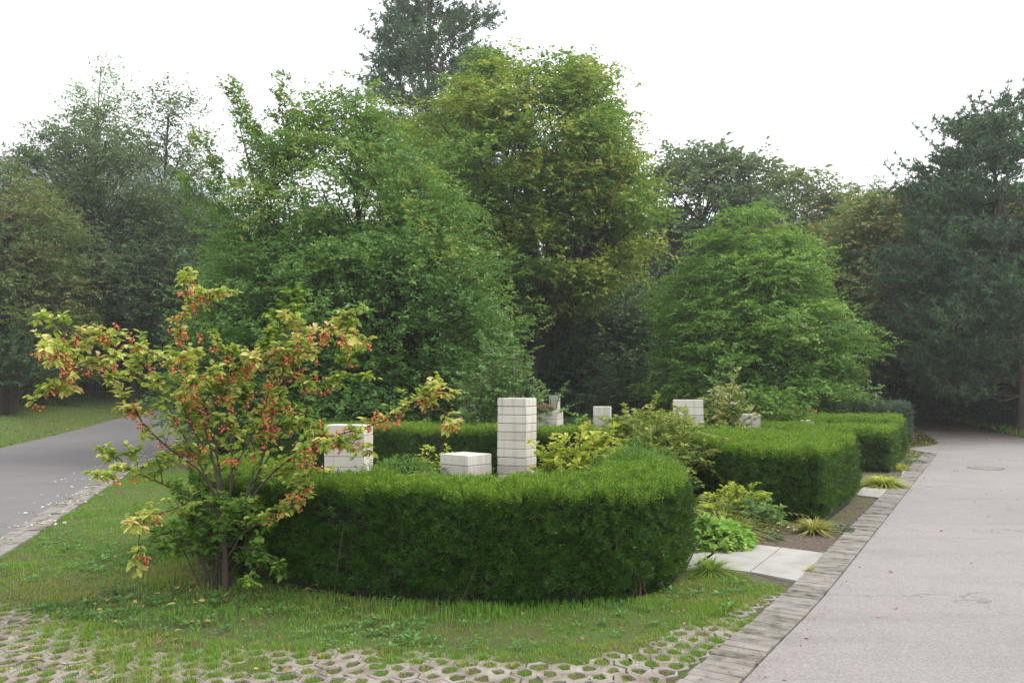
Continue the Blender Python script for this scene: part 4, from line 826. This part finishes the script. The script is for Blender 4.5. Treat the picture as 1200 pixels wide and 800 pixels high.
# E: oaks behind right
tree('oak_tree','dark open crowned tree just right of the tall yellow tinted tree',bx(822,44),hz(182,44),[(.2,3.5),(.5,4.4),(.75,4.2),(.92,2.6),(1,.9)],230,24,9,.27,.18,'oak',tr=.3,clear=.15,rise=.8,flat=.55,tl=1.1,seed=9,cs=.6,lumpy=.45,inner=.4)
tE=tree('oak_tree','round topped greyish brown green tree behind the bright layered tree',bx(935,46),hz(200,46),[(.2,3.),(.5,3.8),(.75,3.4),(.92,2.0),(1,.4)],230,22,9,.26,.17,'olive',tr=.28,clear=.15,rise=.8,flat=.5,tl=1.0,seed=10,cs=.55,lumpy=.35)
# F: birch
tree('birch_tree','thin pale feathery tree rising left of the olive crowned trees',bx(1022,52),hz(205,52),[(.2,1.8),(.5,2.4),(.75,2.0),(.92,1.2),(1,.15)],150,20,9,.15,.08,'oak',tr=.16,clear=.15,rise=1.2,flat=.9,tl=1.0,droop=.9,seed=12,cs=.4,lumpy=.4)
# G: olive green trees on right
tG=tree('field_maple_tree','olive brown tinted tree left of the large right pine',bx(1046,33),hz(226,33),[(.2,2.2),(.3,3.6),(.5,3.7),(.75,2.9),(.92,1.7),(1,.3)],330,22,10,.18,.12,'olive',tr=.25,clear=.1,rise=.6,flat=.35,tl=.9,seed=14,cs=.5,lumpy=.3,hue=.45)
tree('field_maple_tree','yellowish olive tree directly behind the large right pine',bx(1100,36),hz(208,36),[(.25,2.4),(.4,3.4),(.65,3.0),(.85,1.8),(1,.3)],200,20,9,.17,.11,'olive',tr=.25,clear=.1,rise=.6,flat=.4,tl=.95,seed=15,cs=.5,lumpy=.3,hue=.45)
# H: right pine
bH=bx(1199,27)
tree('pine_tree','large dark pine with grey trunk at the right edge beside the road',bH,hz(122,27),[(.10,2.6),(.24,3.7),(.42,3.8),(.58,3.5),(.74,2.7),(.86,1.8),(.95,1.0),(1,.35)],430,14,13,.20,.034,'needle',frontgap=True,tr=.2,clear=.1,rise=.02,flat=.28,tl=.6,seed=17,cs=.38,bark='pine_bark',conifer=True,lumpy=.35,inner=.4,off=(-.5,0),
   trunks=[[(0,0,0),(-.05,0,3),(-.45,0,6),(-.75,0,9),(-.7,0,11.2)],[(0,0,3.9),(-1.0,-.3,3.6),(-2.1,-.4,3.5),(-3.1,-.4,3.7)]])
tree('spruce_tree','dark green conifer filling the gap left of the right pine',bx(1128,37),hz(225,37),[(.04,2.4),(.2,2.6),(.5,2.2),(.8,1.2),(1,.15)],260,13,13,.22,.04,'needle',tr=.2,clear=.05,rise=.02,flat=.25,tl=.6,seed=18,cs=.4,bark='pine_bark',conifer=True,lumpy=.25,inner=.4)
# left group
tL=tree('beech_tree','blue green tree at left with ragged upright top shoots',bx(105,38),hz(150,38),[(.2,3.9),(.33,5.4),(.5,5.5),(.68,4.4),(.82,2.3),(.93,1.3),(1,.3)],440,22,10,.15,.09,'oak',tr=.22,clear=.16,rise=.9,flat=.5,tl=.8,seed=20,cs=.45,lumpy=.35,hue=.15)
tree('beech_tree','reddish brown tinted tree at the far left edge of the picture',bx(6,31),hz(215,31),[(.04,2.6),(.2,3.3),(.5,3.1),(.75,2.2),(1,.4)],260,20,10,.11,.07,'reddish',tr=.16,clear=.04,rise=.6,flat=.45,tl=.6,seed=21,cs=.38,lumpy=.3,hue=.2)
tree('ash_tree','sparse fine leaved tree top between left tree and hornbeam',bx(190,42),hz(128,42),[(.3,3.0),(.6,3.2),(.8,2.4),(.93,1.4),(1,.3)],130,16,9,.18,.10,'oak',tr=.2,clear=.25,rise=1.1,flat=.7,tl=1.0,seed=22,cs=.5,lumpy=.5)
tree('ash_tree','tall open topped tree with ragged shoots behind the blue green tree',bx(108,43),hz(98,43),[(.3,3.0),(.6,2.7),(.8,1.9),(.93,.9),(1,.15)],110,16,9,.14,.08,'hornbeam',tr=.2,clear=.25,rise=1.4,flat=1.0,tl=.9,seed=23,cs=.4,lumpy=.5,upd=.8)
tree('lime_tree','round green tree between the left tree and hornbeam',bx(222,46),hz(215,46),[(.2,3.8),(.38,5.2),(.58,4.8),(.8,3.0),(1,.5)],300,20,10,.12,.08,'hornbeam',tr=.17,clear=.2,rise=.8,flat=.45,tl=.7,seed=24,cs=.4,lumpy=.3,hue=.1)
tree('beech_tree','small dark trunked tree standing on the left grass bank',bx(155,37),hz(255,37),[(.32,2.0),(.5,2.8),(.75,2.2),(1,.4)],140,18,9,.12,.08,'dark',tr=.14,clear=.3,rise=.7,flat=.45,tl=.7,seed=25,cs=.4)
# dark understorey between and behind
und=tree('holly_tree','dark evergreen understorey tree behind the rose shrub',bx(700,31),5.6,[(.02,2.6),(.3,3.0),(.6,2.6),(.85,1.6),(1,.3)],200,18,10,.15,.10,'dark',tr=.15,clear=.03,rise=.4,flat=.4,tl=.7,seed=30,cs=.45)
GU='dark evergreen trees filling the wood edge'
LU='dark green bushy evergreen in the wood edge between the larger trees'
und['label']=LU; und['group']=GU
for j,(px,Y,s) in enumerate(((560,33,1.),(640,36,1.2),(745,33,1.05),(800,34,1.1),(480,34,1.1),(400,36,1.1),(330,52,1.7),(960,40,1.3),(1010,46,1.4),(1060,50,1.3),(1100,46,1.2),(1150,40,1.25),(1190,34,1.1),(1235,36,1.4),(90,44,1.3),(20,40,1.4),(180,50,1.5),(250,55,1.6),(860,32,.9),(-40,34,1.3),(920,34,.9),(1130,52,1.5),(500,44,1.6),(1022,37,.8),(1152,37,.9),(1118,47,1.1),(1085,58,1.5),(700,44,1.7),(620,48,1.8),(780,50,1.6),(430,52,1.8),(860,54,1.7))):
    x,y=bx(px,Y); copytree(und,LU,(x,y),j*1.7,s*(1+.1*math.sin(j*3)),GU)
# wood behind, taller
GB='tall trees of the wood behind the cemetery'
LB='tall greyish olive tree in the far wood behind the cemetery'
first=True
for j,(px,Y,s) in enumerate(((700,58,1.),(1080,62,1.15),(1160,58,1.2),(1250,56,1.2),(560,60,1.1),(400,62,.95),(-30,55,.9),(880,62,1.))):
    x,y=bx(px,Y); copytree(tE,LB,(x,y),j*2.1+1,s,GB)
copytree(tG,'olive green tree on the right beyond the frame edge beside pine',bx(1262,30),2.,.95)
copytree(tG,'tall olive tree behind the low hedge on the right road side',bx(1175,46),4.,1.1)
# bushes
shrub('leafy_shrub','round grey green bush beside the outer road verge','shrub',gb(1148,37),1.5,1.3,60,20,.12,.06,M['greytuft'],nside=3)
shrub('leafy_shrub','large green bush at the right edge under the pine','shrub',gb(1190,29),2.9,1.5,70,26,.13,.07,M['hornbeam'],nside=4)
shrub('leafy_shrub','dark bush at far left in front of the reddish tree','shrub',(*bx(2,28),float(hgt(*bx(2,28)))),3.4,2.2,80,26,.12,.07,M['dark'],nside=4)
shrub('leafy_shrub','dark bush under the tree right of the grey forked trunk','shrub',gb(735,26),2.4,1.8,70,24,.12,.07,M['dark'],nside=4)
shrub('leafy_shrub','green bush at foot of the hornbeam near the side road','shrub',(*bx(330,24),.1),2.0,1.4,60,24,.11,.06,M['hornbeam'],nside=3)

man=thing('manhole_cover','round dark iron manhole cover set in the pink road','manhole cover',at(1155,549)); mbm=MB(); a=np.linspace(0,2*np.pi,29)[:-1]
for r0_,r1_,z_,nm,mt in ((.0,.28,.0125,'lid','sett'),(.29,.302,.012,'frame','glass')):
    mbm=MB(); V=np.vstack([np.stack([np.cos(a)*q_,np.sin(a)*q_,0*a+z_],1) for q_ in (max(r0_,.01),r1_)]); j=np.arange(28); mbm.add(V,np.stack([j,j+28,(j+1)%28+28,(j+1)%28],1)); mbm.build(nm,M[mt],man)
# building with grey roof behind the left trees
def building():
    cx,Y=bx(60,62); root=thing('house','large house with grey hipped roof hidden behind the left trees','house',(cx,Y,float(hgt(cx,Y)))); mb=MB(); w,dd,h=13.,10.,12.
    box(mb,(0,0,h/2),(2*w,dd,h)); mb.build('wall',M['render'],root)
    zt=hz(183,62)-float(hgt(cx,Y)); V=[(-w-.6,-dd/2-.6,h),(w+.6,-dd/2-.6,h),(w+.6,dd/2+.6,h),(-w-.6,dd/2+.6,h),(-w+5,0,zt),(w-5,0,zt)]
    mb=MB(); mb.add(V,[[0,1,5,4],[2,3,4,5]]); mb.add(V,[[1,2,5],[3,0,4]]); mb.add(V,[[3,2,1,0]]); mb.build('roof',M['roof'],root)
    for i in range(5):
        for j in range(3):
            mb=MB(); box(mb,(-10+i*5,-dd/2-.02,2.2+j*3.6),(1.3,.1,1.7)); mb.build('window',M['glass'],root)
building()

# ------------------------------------------------------------------ light
w=bpy.data.worlds.new('World'); SC.world=w; w.use_nodes=True; nt=w.node_tree; nt.nodes.clear()
sky=nt.nodes.new('ShaderNodeTexSky'); sky.sky_type='NISHITA'; sky.sun_disc=False; EL,AZ=math.radians(50),math.radians(75)
sky.sun_elevation=EL; sky.sun_rotation=AZ; sky.dust_density=3
tc=nt.nodes.new('ShaderNodeTexCoord'); cl=noise(nt,2.5,5,.6,tc.outputs['Generated']); rc=ramp(nt,[(8.2,8.4,8.7),(9.8,9.9,10.)],[.35,.7]); L_(nt,cl,rc.inputs[0])
c=mixc(nt,.92,sky.outputs[0],rc.outputs[0]); bg=nt.nodes.new('ShaderNodeBackground'); bg.inputs[1].default_value=.1; L_(nt,c,bg.inputs[0]); o=nt.nodes.new('ShaderNodeOutputWorld'); L_(nt,bg.outputs[0],o.inputs[0])
sl=bpy.data.lights.new('sun','SUN'); sl.energy=1.5; sl.angle=math.radians(25); sl.color=(1,.97,.92); so=bpy.data.objects.new('sun',sl); COL.objects.link(so)
from mathutils import Vector
dirv=Vector((math.sin(AZ)*math.cos(EL),math.cos(AZ)*math.cos(EL),math.sin(EL))); so.rotation_euler=dirv.to_track_quat('Z','Y').to_euler()
HAZE=.0010
if HAZE:
    mb=MB(); box(mb,(0,115,16),(420,330,38)); hz_=mb.build('haze',None) if False else None
    m,nt=new_mat('haze_air'); v=nt.nodes.new('ShaderNodeVolumePrincipled'); v.inputs['Color'].default_value=(.95,.97,1,1); v.inputs['Density'].default_value=HAZE; v.inputs['Anisotropy'].default_value=.3
    o=nt.nodes.new('ShaderNodeOutputMaterial'); L_(nt,v.outputs[0],o.inputs['Volume']); h=mb.build('haze',m); tag(h,'pale thin haze in the air','haze',kind='stuff')
SC.view_settings.view_transform='Standard'; SC.view_settings.look='None'; SC.view_settings.gamma=1; SC.view_settings.exposure=1.0
SC.render.engine='CYCLES'; cy=SC.cycles; cy.max_bounces=6; cy.diffuse_bounces=3; cy.glossy_bounces=2; cy.transmission_bounces=3; cy.volume_bounces=1; cy.transparent_max_bounces=4; cy.use_denoising=True; cy.caustics_reflective=False; cy.caustics_refractive=False
